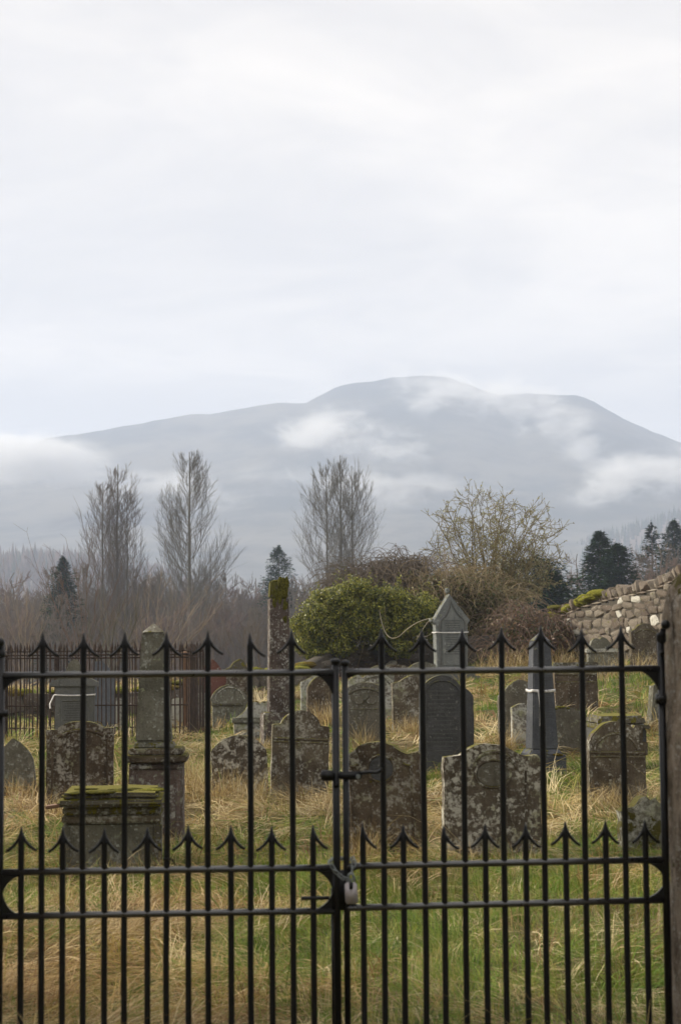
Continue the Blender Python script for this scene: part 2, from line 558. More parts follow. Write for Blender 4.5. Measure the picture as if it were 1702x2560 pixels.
gx = axis(-9.5, 10.0, 0.16, -3600, 3600)
gy = axis(5.0, 52.0, 0.16, -500, 4300)
GX, GY = np.meshgrid(gx, gy, indexing='xy')
GZ = ground_z(GX, GY)
nx, ny = len(gx), len(gy)
idx = np.arange(nx * ny).reshape(ny, nx)
gf = np.stack([idx[:-1, :-1], idx[:-1, 1:], idx[1:, 1:], idx[1:, :-1]], -1).reshape(-1, 4)
me = smooth_mesh(mesh_np('ground', np.stack([GX, GY, GZ], -1).reshape(-1, 3), gf))
tag(link('ground', me, M_TURF), kind='structure')

# ------------------------------------------------------------------ mountain
RD = 3000.0
RIDGE = [(-2600, 1400), (-1300, 1290), (-500, 1180), (-200, 1140), (0, 1124), (70, 1121), (108, 1098), (228, 1081), (358, 1057), (478, 1034), (521, 1035), (695, 1007),
         (765, 1007), (825, 975), (868, 958), (942, 953), (982, 942), (1069, 939), (1118, 942), (1172, 962), (1243, 988), (1319, 982),
         (1389, 988), (1449, 989), (1487, 1006), (1574, 1056), (1702, 1108), (1900, 1170), (2300, 1290), (3200, 1430)]
rx = np.array([P(x, y, RD).x for x, y in RIDGE]); rz = np.array([P(x, y, RD).z for x, y in RIDGE])
mx = np.linspace(-2600, 2400, 300)
my = np.concatenate([np.linspace(1150, 3000, 90), np.linspace(3040, 3900, 14)])
MX, MY = np.meshgrid(mx, my)
ridge = np.interp(MX, rx, rz)
tt = np.clip((MY - 1150) / (3000 - 1150), 0, 1)
back = np.clip((MY - 3000) / 900, 0, 1)
_rs2 = np.random.RandomState(3)
nz = np.zeros_like(MX)
for i in range(60):
    k = _rs2.uniform(0.003, 0.05); a = _rs2.uniform(0, 3.14); ph = _rs2.uniform(0, 6.28)
    nz += np.sin((MX * math.cos(a) + MY * math.sin(a)) * k + ph + 1.3 * np.sin(MX * 0.004 + ph)) * (0.10 / k) ** 0.9 * 0.34
prof = 0.30 * tt + 0.70 * tt ** 1.9
MZ = -12 + (ridge + 12) * prof * (1 - 0.8 * back) + nz * tt * (1 - tt) * 2.2 + _rs2.normal(0, 0.7, MX.shape) * tt
idx = np.arange(MX.size).reshape(MX.shape)
mf = np.stack([idx[:-1, :-1], idx[:-1, 1:], idx[1:, 1:], idx[1:, :-1]], -1).reshape(-1, 4)
tag(link('mountain', smooth_mesh(mesh_np('mountain', np.stack([MX, MY, MZ], -1).reshape(-1, 3), mf)), M_MOOR), kind='structure')


def far_hill(name, pts, d, depth, mat):
    """a low hill whose crest runs through the given picture points at distance d"""
    hx = np.array([P(x, y, d).x for x, y in pts]); hz = np.array([P(x, y, d).z for x, y in pts])
    xs = np.linspace(hx[0], hx[-1], 60)
    ys = np.concatenate([np.linspace(d - depth, d, 16), np.linspace(d + depth * 0.1, d + depth * 0.8, 6)])
    X, Y = np.meshgrid(xs, ys)
    top = np.interp(X, hx, hz)
    t1 = np.clip((Y - (d - depth)) / depth, 0, 1); t2 = np.clip((Y - d) / (depth * 0.8), 0, 1)
    Z = -8 + (top + 8) * np.sin(t1 * math.pi / 2) * (1 - t2 * t2)
    ii = np.arange(X.size).reshape(X.shape)
    f = np.stack([ii[:-1, :-1], ii[:-1, 1:], ii[1:, 1:], ii[1:, :-1]], -1).reshape(-1, 4)
    tag(link(name, smooth_mesh(mesh_np(name, np.stack([X, Y, Z], -1).reshape(-1, 3), f)), mat), kind='structure')

    def hz_at(x, y):
        tp = np.interp(x, hx, hz)
        a = min(max((y - (d - depth)) / depth, 0), 1); c = min(max((y - d) / (depth * 0.8), 0), 1)
        return -8 + (tp + 8) * math.sin(a * math.pi / 2) * (1 - c * c)
    return hx, hz_at


def wood_mass(name, hill, d, depth, n, h0, h1, cols, seed, label, cat, w=0.16):
    """thousands of far conifer or larch spires merged into one mass"""
    hx, hf = hill
    rng = random.Random(seed)
    V, Fc, T = [], [], []
    for i in range(n):
        x = rng.uniform(hx[0], hx[-1]); y = d - depth * 0.75 + depth * 0.9 * math.sqrt(rng.random())
        z = hf(x, y); h = rng.uniform(h0, h1) * (1.25 if rng.random() < 0.06 else 1.0)
        col = rng.choice(cols); sc = rng.uniform(0.75, 1.25)
        for lev in range(3):
            zb = z + h * (0.06 + 0.27 * lev); zt = z + h * (0.5 + 0.25 * lev); rr = h * w * (1.0 - 0.27 * lev) * rng.uniform(0.8, 1.2)
            b0 = len(V); a0 = rng.random() * 6.28
            for k in range(5):
                q = rr * rng.uniform(0.7, 1.2)
                V.append((x + q * math.cos(a0 + k * 1.2566), y + q * math.sin(a0 + k * 1.2566), zb - rng.uniform(0, 0.08) * h))
                T.append(tuple(c * sc for c in col))
            V.append((x + rng.uniform(-.1, .1), y, zt)); T.append(tuple(c * sc for c in col))
            for k in range(5):
                Fc.append((b0 + k, b0 + (k + 1) % 5, b0 + 5))
    tag(link(name, mesh_np(name, V, Fc, np.array(T)), M_NEEDLE), label, cat, kind='stuff')


h_right = far_hill('hill_right', [(1330, 1440), (1426, 1392), (1475, 1360), (1556, 1340), (1654, 1306), (1720, 1288), (1900, 1262), (2300, 1230), (2700, 1330)], 2000, 500, M_LITTER)
wood_mass('hillside_forest', h_right, 2000, 500, 1500, 9, 16, [(0.03, 0.045, 0.03), (0.045, 0.05, 0.035), (0.06, 0.05, 0.04)], 5,
          'blue hazed conifer forest on the far hillside at right', 'forest')
h_left = far_hill('hill_left', [(-700, 1430), (-300, 1415), (0, 1428), (120, 1420), (260, 1430), (420, 1462), (560, 1510), (700, 1555)], 1450, 500, M_LITTER)
wood_mass('larch_forest', h_left, 1450, 500, 4200, 11, 17, [(0.10, 0.062, 0.052), (0.125, 0.08, 0.065), (0.09, 0.065, 0.05), (0.05, 0.055, 0.04)], 6,
          'pinkish brown larch wood on the hazy hill at far left', 'forest', 0.15)

# ------------------------------------------------------------------ mist on the mountain and the hazy air
def mist_mat(name, dens, seed, fall=1.0, bias=0.72):
    m = bpy.data.materials.new(name)
    m.use_nodes = True
    t = NT(m.node_tree)
    m.node_tree.nodes.remove(m.node_tree.nodes['Principled BSDF'])
    out = m.node_tree.nodes['Material Output']
    tc = t.n('ShaderNodeTexCoord')
    ln = t.n('ShaderNodeVectorMath', {0: tc.outputs['Object']}, operation='LENGTH').outputs['Value']
    geo = t.n('ShaderNodeNewGeometry')
    sh = t.n('ShaderNodeVectorMath', {0: geo.outputs['Position'], 1: (seed * 311.0, seed * 97.0, seed * 53.0)}, operation='ADD').outputs[0]
    mp = t.n('ShaderNodeMapping', {'Vector': sh, 'Scale': (0.012, 0.010, 0.024)})
    wp = t.n('ShaderNodeVectorMath', {0: mp.outputs[0], 1: t.n('ShaderNodeVectorMath', {0: t.noise(mp.outputs[0], 1.6, 3, 0.6, 1), 3: 0.9}, operation='SCALE').outputs[0]}, operation='ADD')
    nn = t.noise(wp.outputs[0], 1.0, 6, 0.66)
    v = t.math('SUBTRACT', t.math('MULTIPLY', nn, 2.8), t.math('ADD', t.math('MULTIPLY', ln, 0.85 * fall), bias))
    sm = t.step(v, 0.0, 0.8)
    edge = t.step(ln, 1.0, 0.55)
    d = t.math('MULTIPLY', t.math('MULTIPLY', sm, edge), dens)
    pvn = t.n('ShaderNodeVolumePrincipled', {'Color': (0.985, 0.99, 1.0, 1), 'Density': d, 'Anisotropy': 0.2})
    t.link(pvn.outputs[0], out.inputs['Volume'])
    m.cycles.volume_step_rate = 0.6 if hasattr(m, 'cycles') and hasattr(m.cycles, 'volume_step_rate') else 1
    return m


def mist(label, px, py, hw, hh, d, dens, seed, tilt=0.0, deep=80, bias=0.72):
    bm = bmesh.new()
    bmesh.ops.create_icosphere(bm, subdivisions=3, radius=1.0)
    me = bm_mesh('mist_bank', bm)
    o = link('mist_bank', me, mist_mat('mist_%d' % seed, dens, seed, 1.0, bias), loc=P(px, py, d))
    s = d / FPX
    o.scale = (hw * s, deep, hh * s)
    o.rotation_euler = (0, tilt, 0)
    return tag(o, label, 'mist', 'mist on the mountain', 'stuff')


mist('thick bank of white mist over the left shoulder of the mountain', 60, 1150, 270, 85, 2300, 0.045, 1, R(3), bias=0.52)
mist('white wisp of mist across the middle of the mountain face', 860, 1085, 290, 105, 2300, 0.026, 2, R(12))
mist('soft bank of mist in front of the right mountain slope', 1640, 1190, 320, 95, 2200, 0.026, 3, R(-8), bias=0.62)
mist('thin veil of mist just under the summit', 1110, 985, 230, 95, 2550, 0.022, 4, R(10))
mist('thin slanting veil of mist below the right shoulder', 1370, 1050, 260, 110, 2450, 0.024, 5, R(30))
mist('faint low streak of mist above the tall bare trees', 900, 1215, 420, 75, 2000, 0.014, 6, R(4))
mist('faint streak of mist low on the left of the mountain', 420, 1220, 300, 70, 2000, 0.014, 7, R(6))

bm = bmesh.new()
bmesh.ops.create_cube(bm, size=1.0)
hz_o = link('haze', bm_mesh('haze', bm))
hz_o.scale = (7400, 5000, 556)
hz_o.location = (0, 1890, 556 / 2 - 20)
m = bpy.data.materials.new('haze_air')
m.use_nodes = True
t = NT(m.node_tree)
m.node_tree.nodes.remove(m.node_tree.nodes['Principled BSDF'])
pvn = t.n('ShaderNodeVolumePrincipled', {'Color': (0.68, 0.785, 1.0, 1), 'Density': HAZE_DENSITY, 'Anisotropy': 0.1})
t.link(pvn.outputs[0], m.node_tree.nodes['Material Output'].inputs['Volume'])
hz_o.data.materials.append(m)
tag(hz_o, 'pale haze in the air over the whole valley', 'haze', kind='stuff')


# ------------------------------------------------------------------ gravestones
RNG = random.Random(11)


def arc_pts(p0, p1, b, n=9):
    """points after p0 up to p1 along an arc of the given bulge (positive bows to the left of travel)"""
    if abs(b) < 1e-4:
        return [p1]
    x0, y0 = p0; x1, y1 = p1
    dx, dy = x1 - x0, y1 - y0
    c = math.hypot(dx, dy)
    th = 4 * math.atan(b)
    r = c / (2 * math.sin(th / 2))
    mx_, my_ = (x0 + x1) / 2, (y0 + y1) / 2
    h = r * math.cos(th / 2)
    ox, oy = mx_ + dy / c * h, my_ - dx / c * h
    a0 = math.atan2(y0 - oy, x0 - ox)
    out = []
    for i in range(1, n + 1):
        a = a0 - th * i / n
        out.append((ox + abs(r) * math.cos(a), oy + abs(r) * math.sin(a)))
    return out


class Stone:
    """a grave monument: an Empty at its base, parts measured in pixels at its own distance"""
    def __init__(self, name, label, xc, base, d, yaw=8.0, lean=0.0, tip=0.0, cat='gravestone', group='gravestones'):
        self.xc, self.base, self.d = xc, base, d
        self.s = d / FPX
        self.root = empty(name, P(xc, base, d), label, cat, group, R(yaw), R(lean), R(tip))
        self.fy = 0.0

    def to(self, px, py):
        return ((px - self.xc) * self.s, (self.base - py) * self.s)

    def outline(self, pts):
        out = []
        for p in pts:
            q = self.to(p[0], p[1])
            if len(p) > 2 and out:
                out += arc_pts(out[-1], q, p[2])
            else:
                out.append(q)
        return out

    def slab(self, name, pts, thick, mat, y=0.0, bevel=0.012, jit=0.004, closed_low=True, parent=None):
        """outline (left foot, round the top, right foot) given thickness; feet sunk into the turf"""
        o = self.outline(pts)
        if closed_low:
            o = [(o[0][0], -0.25)] + o + [(o[-1][0], -0.25)]
        # even steps along the edge so that wear can show
        res = []
        for i in range(len(o)):
            a, c = o[i], o[(i + 1) % len(o)]
            L = math.hypot(c[0] - a[0], c[1] - a[1])
            k = max(1, int(L / 0.07))
            for j in range(k):
                res.append((a[0] + (c[0] - a[0]) * j / k, a[1] + (c[1] - a[1]) * j / k))
        sd = RNG.uniform(0, 100)
        bm = bmesh.new()
        vs_ = []
        for (x, z) in res:
            nv = mnoise.noise_vector(Vector((x * 9, sd, z * 9)))
            vs_.append(bm.verts.new((x + nv.x * jit * 2, -thick / 2, z + nv.z * jit * 2)))
        try:
            f = bm.faces.new(vs_)
        except ValueError:
            bm.free(); return None
        if f.normal.y > 0:
            f.normal_flip()
        r = bmesh.ops.extrude_face_region(bm, geom=[f])
        for e in r['geom']:
            if isinstance(e, bmesh.types.BMVert):
                e.co.y += thick
        bm.normal_update()
        bmesh.ops.recalc_face_normals(bm, faces=bm.faces)
        es = [e for e in bm.edges if len(e.link_faces) == 2 and abs(abs(e.verts[0].co.y - e.verts[1].co.y)) < 1e-5]
        if bevel:
            bmesh.ops.bevel(bm, geom=es, offset=min(bevel, thick * 0.3), segments=2, affect='EDGES', clamp_overlap=True)
        for v_ in bm.verts:
            v_.co.y += y + mnoise.noise(Vector((v_.co.x * 7, sd + 5, v_.co.z * 7))) * jit
        return link(name, bm_mesh(name, bm), mat, parent or self.root)

    def block(self, name, x0, x1, y0, y1, depth, mat, tx0=None, tx1=None, tdepth=None, y=0.0, bevel=0.012, jit=0.006, sunk=0.0, parent=None):
        """a squared block between pixel rows y0 (top) and y1 (foot), optionally tapering"""
        ax0, az1 = self.to(x0, y1); ax1, az0 = self.to(x1, y0)
        bx0 = self.to(tx0 if tx0 is not None else x0, y0)[0]
        bx1 = self.to(tx1 if tx1 is not None else x1, y0)[0]
        td = tdepth if tdepth is not None else depth
        az1 -= sunk
        bm = bmesh.new()
        nseg = max(1, int((az0 - az1) / 0.12))
        rings = []
        for i in range(nseg + 1):
            f = i / nseg
            l = ax0 + (bx0 - ax0) * f; r_ = ax1 + (bx1 - ax1) * f; dp = depth + (td - depth) * f; z = az1 + (az0 - az1) * f
            rings.append([bm.verts.new((l, y - dp / 2, z)), bm.verts.new((r_, y - dp / 2, z)), bm.verts.new((r_, y + dp / 2, z)), bm.verts.new((l, y + dp / 2, z))])
        for i in range(nseg):
            for k in range(4):
                bm.faces.new((rings[i][k], rings[i][(k + 1) % 4], rings[i + 1][(k + 1) % 4], rings[i + 1][k]))
        bm.faces.new(rings[-1]); bm.faces.new(rings[0][::-1])
        bm.normal_update()
        es = [e for e in bm.edges if len(e.link_faces) == 2 and e.calc_face_angle(0) > 0.8]
        if bevel:
            bmesh.ops.bevel(bm, geom=es, offset=bevel, segments=2, affect='EDGES', clamp_overlap=True)
        bmesh.ops.subdivide_edges(bm, edges=[e for e in bm.edges if e.calc_length() > 0.25], cuts=2, use_grid_fill=True)
        sd = RNG.uniform(0, 100)
        for v_ in bm.verts:
            nv = mnoise.noise_vector(v_.co * 6 + Vector((sd, 0, 0)))
            v_.co += nv * jit
        return link(name, bm_mesh(name, bm), mat, parent or self.root)

    def pyramid(self, name, x0, x1, y0, y1, depth, mat):
        ax0, z1 = self.to(x0, y1); ax1, z0 = self.to(x1, y0)
        bm = bmesh.new()
        q = [bm.verts.new(c) for c in ((ax0, -depth / 2, z1), (ax1, -depth / 2, z1), (ax1, depth / 2, z1), (ax0, depth / 2, z1))]
        a = bm.verts.new(((ax0 + ax1) / 2, 0, z0))
        for k in range(4):
            bm.faces.new((q[k], q[(k + 1) % 4], a))
        bm.faces.new(q[::-1])
        bmesh.ops.bevel(bm, geom=list(bm.edges), offset=0.006, segments=1, affect='EDGES')
        return link(name, bm_mesh(name, bm), mat, self.root)

    def rib(self, name, pts, r, y, mat, parent=None):
        """a raised moulding running along pixel points on the face"""
        o = self.outline(pts)
        S = Segs()
        for i in range(len(o) - 1):
            S.add((o[i][0], y, o[i][1]), (o[i + 1][0], y, o[i + 1][1]), r, r)
        return link(name, smooth_mesh(S.mesh(name, 6)), mat, parent or self.root)

    def disc(self, name, cx, cy, rx_, rz_, y, mat, th=0.012, ring=None):
        x, z = self.to(cx, cy)
        bm = bmesh.new()
        n = 28
        c = []
        for k in range(n):
            a = 2 * math.pi * k / n
            c.append((x + rx_ * self.s * math.cos(a), z + rz_ * self.s * math.sin(a)))
        fr = [bm.verts.new((p[0], y - th, p[1])) for p in c]
        bk = [bm.verts.new((x + (p[0] - x) * 1.06, y + 0.01, z + (p[1] - z) * 1.06)) for p in c]
        bm.faces.new(fr)
        for k in range(n):
            bm.faces.new((fr[k], bk[k], bk[(k + 1) % n], fr[(k + 1) % n]))
        bmesh.ops.recalc_face_normals(bm, faces=bm.faces)
        o = link(name, bm_mesh(name, bm), mat, self.root)
        if ring:
            S = Segs()
            for k in range(n):
                a, e = c[k], c[(k + 1) % n]
                g = 1.14
                S.add((x + (a[0] - x) * g, y, z + (a[1] - z) * g), (x + (e[0] - x) * g, y, z + (e[1] - z) * g), 0.011, 0.011)
            link('roundel_rim', smooth_mesh(S.mesh('roundel_rim', 6)), ring, self.root)
        return o

    def inscription(self, x0, x1, y0, y1, rows, y, mat, seed, parent=None, th=0.5):
        """rows of worn, unreadable lettering as small strokes a millimetre proud"""
        rng = random.Random(seed)
        V, Fc = [], []
        rh = (y1 - y0) / rows
        for r_ in range(rows):
            ins = rng.uniform(0.0, 0.22) * (x1 - x0)
            x = x0 + ins
            end = x1 - ins
            py = y0 + rh * r_
            hgt = rh * th * rng.uniform(0.8, 1.1)
            while x < end:
                wl = rng.uniform(2.2, 5.5) * (x1 - x0) / 60
                e = min(x + wl, end)
                k = x
                while k < e:
                    kw = rng.uniform(0.35, 0.75) * (x1 - x0) / 60
                    hh = hgt * rng.uniform(0.75, 1.0)
                    b0 = len(V)
                    for (qx, qy) in ((k, py + hgt), (k + kw, py + hgt), (k + kw, py + hgt - hh), (k, py + hgt - hh)):
                        lx, lz = self.to(qx, qy)
                        V.append((lx, y - 0.0035, lz))
                    Fc.append((b0, b0 + 1, b0 + 2, b0 + 3))
                    k += kw * 1.5
                x = e + 1.3 * (x1 - x0) / 60
        o = link('inscription', mesh_np('inscription', V, Fc), mat, parent or self.root)
        o['kind'] = 'stuff'
        return o


def blob_moss(parent, name, c, size, mat, seed, sub=3):
    bm = bmesh.new()
    bmesh.ops.create_icosphere(bm, subdivisions=sub, radius=1.0)
    for v_ in bm.verts:
        n = mnoise.fractal(v_.co * 2.3 + Vector((seed * 3.1, 0, 0)), 1.0, 2.0, 4)
        v_.co *= 1 + 0.35 * n
        v_.co = Vector((v_.co.x * size[0], v_.co.y * size[1], v_.co.z * size[2])) + Vector(c)
    return link(name, bm_mesh(name, bm, True), mat, parent)


# ---- front left: chest tomb with mossy slabs
s = Stone('chest_tomb', 'low chest tomb with thick mossy moulded slabs, nearest the gate on the left', 284, 2180, 13.1, 4, cat='tomb')
s.block('body', 170, 402, 2052, 2180, 0.55, M_GREYL, sunk=0.2)
s.block('pilaster', 166, 186, 2054, 2180, 0.06, M_GREYL, y=-0.265, sunk=0.2)
s.block('pilaster', 384, 406, 2054, 2180, 0.06, M_MOSSY, y=-0.265, sunk=0.2)
s.block('frieze', 165, 405, 2030, 2052, 0.60, M_BROWN)
s.block('moulding', 168, 402, 2010, 2030, 0.64, M_MOSSY)
s.block('slab', 155, 413, 1994, 2010, 0.78, M_MOSSY, jit=0.012, bevel=0.02)
s.block('slab_top', 166, 398, 1977, 1994, 0.70, M_MOSSY, jit=0.012, bevel=0.02)
for k in range(16):
    x, z = s.to(RNG.uniform(165, 400), RNG.choice((1976, 1977, 1993)))
    blob_moss(s.root, 'moss', (x, RNG.uniform(-0.33, 0.0), z), (RNG.uniform(.05, .12), RNG.uniform(.04, .07), RNG.uniform(.010, .018)), RNG.choice((M_MOSS, M_MOSS, M_MOSSB)), k, 2)

# ---- far left small pointed stone
s = Stone('headstone', 'small grey pointed headstone on a mossy plinth at the left edge of the photo', 46, 1992, 18.5, 6)
s.slab('tablet', [(7, 1966), (5, 1880), (34, 1847, 0.16), (84, 1900, 0.15), (90, 1966)], 0.11, M_GREYL)
s.block('plinth', -4, 98, 1966, 1992, 0.26, M_MOSSY, sunk=0.25, jit=0.012)

# ---- wide segment-topped stone at left
s = Stone('headstone', 'wide brown headstone with a low arched top, behind the mossy chest tomb', 200, 2022, 17.2, 5)
s.slab('tablet', [(120, 1990), (118, 1827), (140, 1826), (262, 1822, 0.30), (284, 1823), (283, 1990)], 0.15, M_BROWND)
s.rib('moulding', [(146, 1846), (258, 1842, 0.30)], 0.017, -0.075, M_BROWND)
s.rib('side_moulding', [(134, 1990), (134, 1850)], 0.014, -0.075, M_BROWND)
s.rib('side_moulding', [(268, 1990), (268, 1848)], 0.014, -0.075, M_BROWND)

# ---- obelisk on pedestal, left
s = Stone('obelisk', 'weathered grey obelisk with a small pyramid cap on a pinkish panelled pedestal', 393, 2110, 15.0, 3, cat='obelisk')
s.block('pedestal', 328, 459, 1906, 2110, 0.44, M_PINKMOSS, sunk=0.25)
s.block('panel_frame', 330, 346, 1925, 2110, 0.03, M_PINKMOSS, y=-0.222, jit=0.003, sunk=0.2)
s.block('panel_frame', 441, 457, 1925, 2110, 0.03, M_PINKMOSS, y=-0.222, jit=0.003, sunk=0.2)
s.block('panel_frame', 330, 457, 1910, 1924, 0.03, M_PINK, y=-0.222, jit=0.003)
s.block('cornice', 320, 470, 1889, 1906, 0.53, M_BROWND)
s.block('cap_block', 327, 460, 1872, 1889, 0.46, M_BROWND)
s.block('base_moulding', 336, 441, 1856, 1872, 0.37, M_GREYL, 343, 432, 0.31)
s.block('shaft', 343, 431, 1589, 1856, 0.305, M_GREYL, 357, 413, 0.195)
s.pyramid('pyramid_cap', 357, 413, 1565, 1589, 0.195, M_PALE)

# ---- pediment monument with tape
s = Stone('pedimented_monument', 'plain grey monument with a gabled pediment and tape tied round it, before the railings', 187, 1850, 24.5, 6, cat='monument')
s.slab('body', [(140, 1850), (140, 1716), (236, 1716), (236, 1850)], 0.30, M_GREY)
s.slab('pediment', [(127, 1718), (126, 1708), (186, 1676), (247, 1708), (246, 1718)], 0.36, M_GREY, closed_low=False)
s.slab('crest', [(163, 1690), (166, 1676), (177, 1656, 0.1), (195, 1655, 0.45), (207, 1676, 0.1), (211, 1690)], 0.12, M_GREYL, closed_low=False)
s.rib('tablet_frame', [(156, 1850), (156, 1752), (222, 1752), (222, 1850)], 0.012, -0.15, M_GREY)
s.inscription(160, 218, 1758, 1810, 9, -0.15, M_INK, 4, th=0.4)
s.block('foot', 130, 246, 1835, 1850, 0.4, M_GREY, sunk=0.25)

s = Stone('headstone', 'blue grey slate slab with a clipped corner, seen through the rusty railings', 260, 1850, 27.5, 6)
s.slab('tablet', [(233, 1850), (233, 1656), (256, 1655), (277, 1677), (287, 1690), (287, 1850)], 0.12, M_SLATE)
s = Stone('headstone', 'narrow pale stone behind the railings, right of the blue grey slab', 296, 1850, 29.0, 6)
s.slab('tablet', [(281, 1850), (280, 1752), (296, 1744, 0.1), (312, 1754, 0.1), (312, 1850)], 0.10, M_WHITEL)
s = Stone('headstone', 'white lichened stone just left of the rusty corner bars of the railings', 446, 1838, 29.5, 6)
s.slab('tablet', [(424, 1838), (424, 1752), (464, 1748, 0.2), (466, 1838)], 0.12, M_WHITEL)
s = Stone('headstone', 'white lichened round stone just right of the rusty corner bars', 506, 1832, 31, 6)
s.slab('tablet', [(488, 1832), (488, 1742), (526, 1746, 0.6), (526, 1832)], 0.12, M_WHITEL)

# ---- middle left
s = Stone('headstone', 'red sandstone headstone with a pointed lobed top near the back wall', 531, 1765, 37, 10)
s.slab('tablet', [(504, 1765), (504, 1716), (496, 1698, 0.2), (504, 1678, 0.2), (531, 1649, 0.12), (556, 1680, 0.12), (565, 1700, 0.2), (560, 1716, 0.2), (560, 1765)], 0.16, M_RED)
s = Stone('headstone', 'dark mossy headstone with a scrolled crest beside the red stone', 590, 1765, 37.5, 8)
s.slab('tablet', [(562, 1765), (562, 1686), (617, 1686), (617, 1765)], 0.16, M_BROWND)
s.block('ledge', 553, 625, 1676, 1687, 0.26, M_MOSSY)
s.slab('crest', [(556, 1677), (570, 1672), (580, 1662, -0.2), (596, 1650, 0.2), (604, 1650, 0.4), (614, 1662, 0.2), (622, 1677)], 0.16, M_MOSSY, closed_low=False)
s = Stone('headstone', 'round headed lichened stone with a ledge below its lunette, left of the tall column', 574, 1826, 30, 8)
s.slab('tablet', [(532, 1826), (532, 1762), (527, 1748), (620, 1752, 0.78), (612, 1775), (604, 1790), (604, 1826)], 0.15, M_GREYL)
s.rib('lunette_moulding', [(538, 1746), (610, 1749, 0.78)], 0.015, -0.075, M_WHITEL)
s.block('ledge', 528, 606, 1759, 1765, 0.05, M_MOSSY, y=-0.08)
s = Stone('headstone', 'small pale stone with twin mossy scrolls on top, left of the column base', 648, 1845, 26, 6)
s.slab('scrolls', [(588, 1796), (600, 1788), (617, 1771, -0.1), (632, 1758), (641, 1756, 0.5), (649, 1764, 0.4), (650, 1764), (658, 1756, 0.4), (667, 1757, 0.5), (682, 1771), (700, 1788, -0.1), (712, 1796)], 0.13, M_WHITEL, closed_low=False)
s.block('ledge', 581, 718, 1794, 1807, 0.24, M_GREYL)
s.block('body', 586, 712, 1807, 1845, 0.17, M_WHITEL, sunk=0.25)
for qx in (640, 660):
    x, z = s.to(qx, 1757)
    blob_moss(s.root, 'moss', (x, 0, z), (0.05, 0.07, 0.018), M_MOSSO, qx, 2)

s = Stone('column', 'tall square red brown column with a green mossy top, highest monument in the graveyard', 690, 1879, 24.0, 10, cat='column', lean=0.3)
s.block('base', 655, 727, 1782, 1879, 0.42, M_PINK, sunk=0.25, bevel=0.02)
s.block('shaft', 671, 725, 1500, 1782, 0.27, M_PINK, 672, 719, 0.25)
s.block('shaft_top', 672, 719, 1456, 1500, 0.25, M_MOSSFULL, 675, 713, 0.21, bevel=0.02)
x, z = s.to(694, 1457)
blob_moss(s.root, 'moss', (x, 0, z), (0.10, 0.10, 0.022), M_MOSS, 3, 3)
for k in range(18):
    x, z = s.to(RNG.uniform(674, 714), 1460 + 95 * RNG.random() ** 1.6)
    blob_moss(s.root, 'moss', (x, -0.118, z), (RNG.uniform(.02, .05), .014, RNG.uniform(.05, .10)), M_MOSS, 20 + k, 2)

s = Stone('headstone', 'leaning lichen speckled round topped stone in long straw, left of the shouldered headstone', 602, 2000, 18.0, 7, lean=-0.8)
s.slab('tablet', [(532, 1990), (531, 1880), (598, 1840, 0.27), (667, 1878, 0.27), (670, 1990)], 0.14, M_LICH, jit=0.007)
s = Stone('headstone', 'brown headstone with square shoulders and a round head, right of the leaning stone', 746, 1990, 18.3, 9, lean=0.6)
s.slab('tablet', [(676, 1985), (680, 1814), (700, 1812), (757, 1779, 0.30), (800, 1817, 0.28), (821, 1820), (818, 1985)], 0.13, M_BROWN)
s.rib('moulding', [(682, 1847), (818, 1852)], 0.014, -0.066, M_BROWN)
s.rib('moulding', [(682, 1855), (818, 1860)], 0.010, -0.066, M_BROWN)
s = Stone('headstone', 'narrow stone with a sloping top, close behind the dark arched stone', 775, 1805, 31, 8)
s.slab('tablet', [(752, 1805), (752, 1706), (792, 1688), (818, 1706), (818, 1805)], 0.10, M_WHITEL)
s = Stone('headstone', 'dark brown arched headstone half hidden by the meeting stile of the gate', 798, 1805, 29.5, 10)
s.slab('tablet', [(767, 1805), (768, 1722), (794, 1692, 0.2), (830, 1728, 0.25), (832, 1805)], 0.14, M_BROWND)

# ---- centre
s = Stone('headstone', 'taupe headstone with an arched moulding and worn carved figure, centre of the photo', 916, 1888, 24.0, -4)
s.slab('tablet', [(868, 1888), (868, 1724), (910, 1708, 0.16), (962, 1724, 0.18), (964, 1888)], 0.20, M_TAUPE)
s.rib('moulding', [(873, 1737), (956, 1737, 0.34)], 0.016, -0.10, M_TAUPE)
s.disc('carved_head', 914, 1742, 8, 9, -0.10, M_GREYL, 0.03)
s.disc('carved_wing', 900, 1752, 11, 9, -0.10, M_TAUPE, 0.022)
s.disc('carved_wing', 930, 1753, 11, 8, -0.10, M_TAUPE, 0.022)
s.rib('moulding', [(878, 1774), (946, 1774)], 0.009, -0.10, M_TAUPE)
s = Stone('headstone', 'pale lichened headstone showing behind the carved taupe one', 925, 1835, 30, 4)
s.slab('tablet', [(872, 1835), (872, 1704), (897, 1688, 0.15), (908, 1697), (940, 1680, 0.25), (972, 1697, 0.25), (982, 1704), (982, 1835)], 0.16, M_WHITEL)
s.rib('moulding', [(906, 1712), (974, 1712, 0.6)], 0.018, -0.08, M_GREYL)
s = Stone('headstone', 'round topped stone against the back wall, leftmost of three in a row', 950, 1770, 36, 6)
s.slab('tablet', [(917, 1770), (918, 1682), (985, 1682, 0.55), (985, 1770)], 0.15, M_GREYL)
s = Stone('headstone', 'dark low arched stone against the back wall, middle of three in a row', 996, 1770, 38, 6)
s.slab('tablet', [(958, 1770), (958, 1666), (1036, 1672, 0.16), (1036, 1770)], 0.15, M_BROWND)
s = Stone('headstone', 'arched stone against the back wall, just left of the gothic monument', 1054, 1770, 36.5, 6)
s.slab('tablet', [(1018, 1770), (1018, 1674), (1046, 1657, 0.15), (1090, 1664, 0.15), (1090, 1770)], 0.15, M_GREYL)
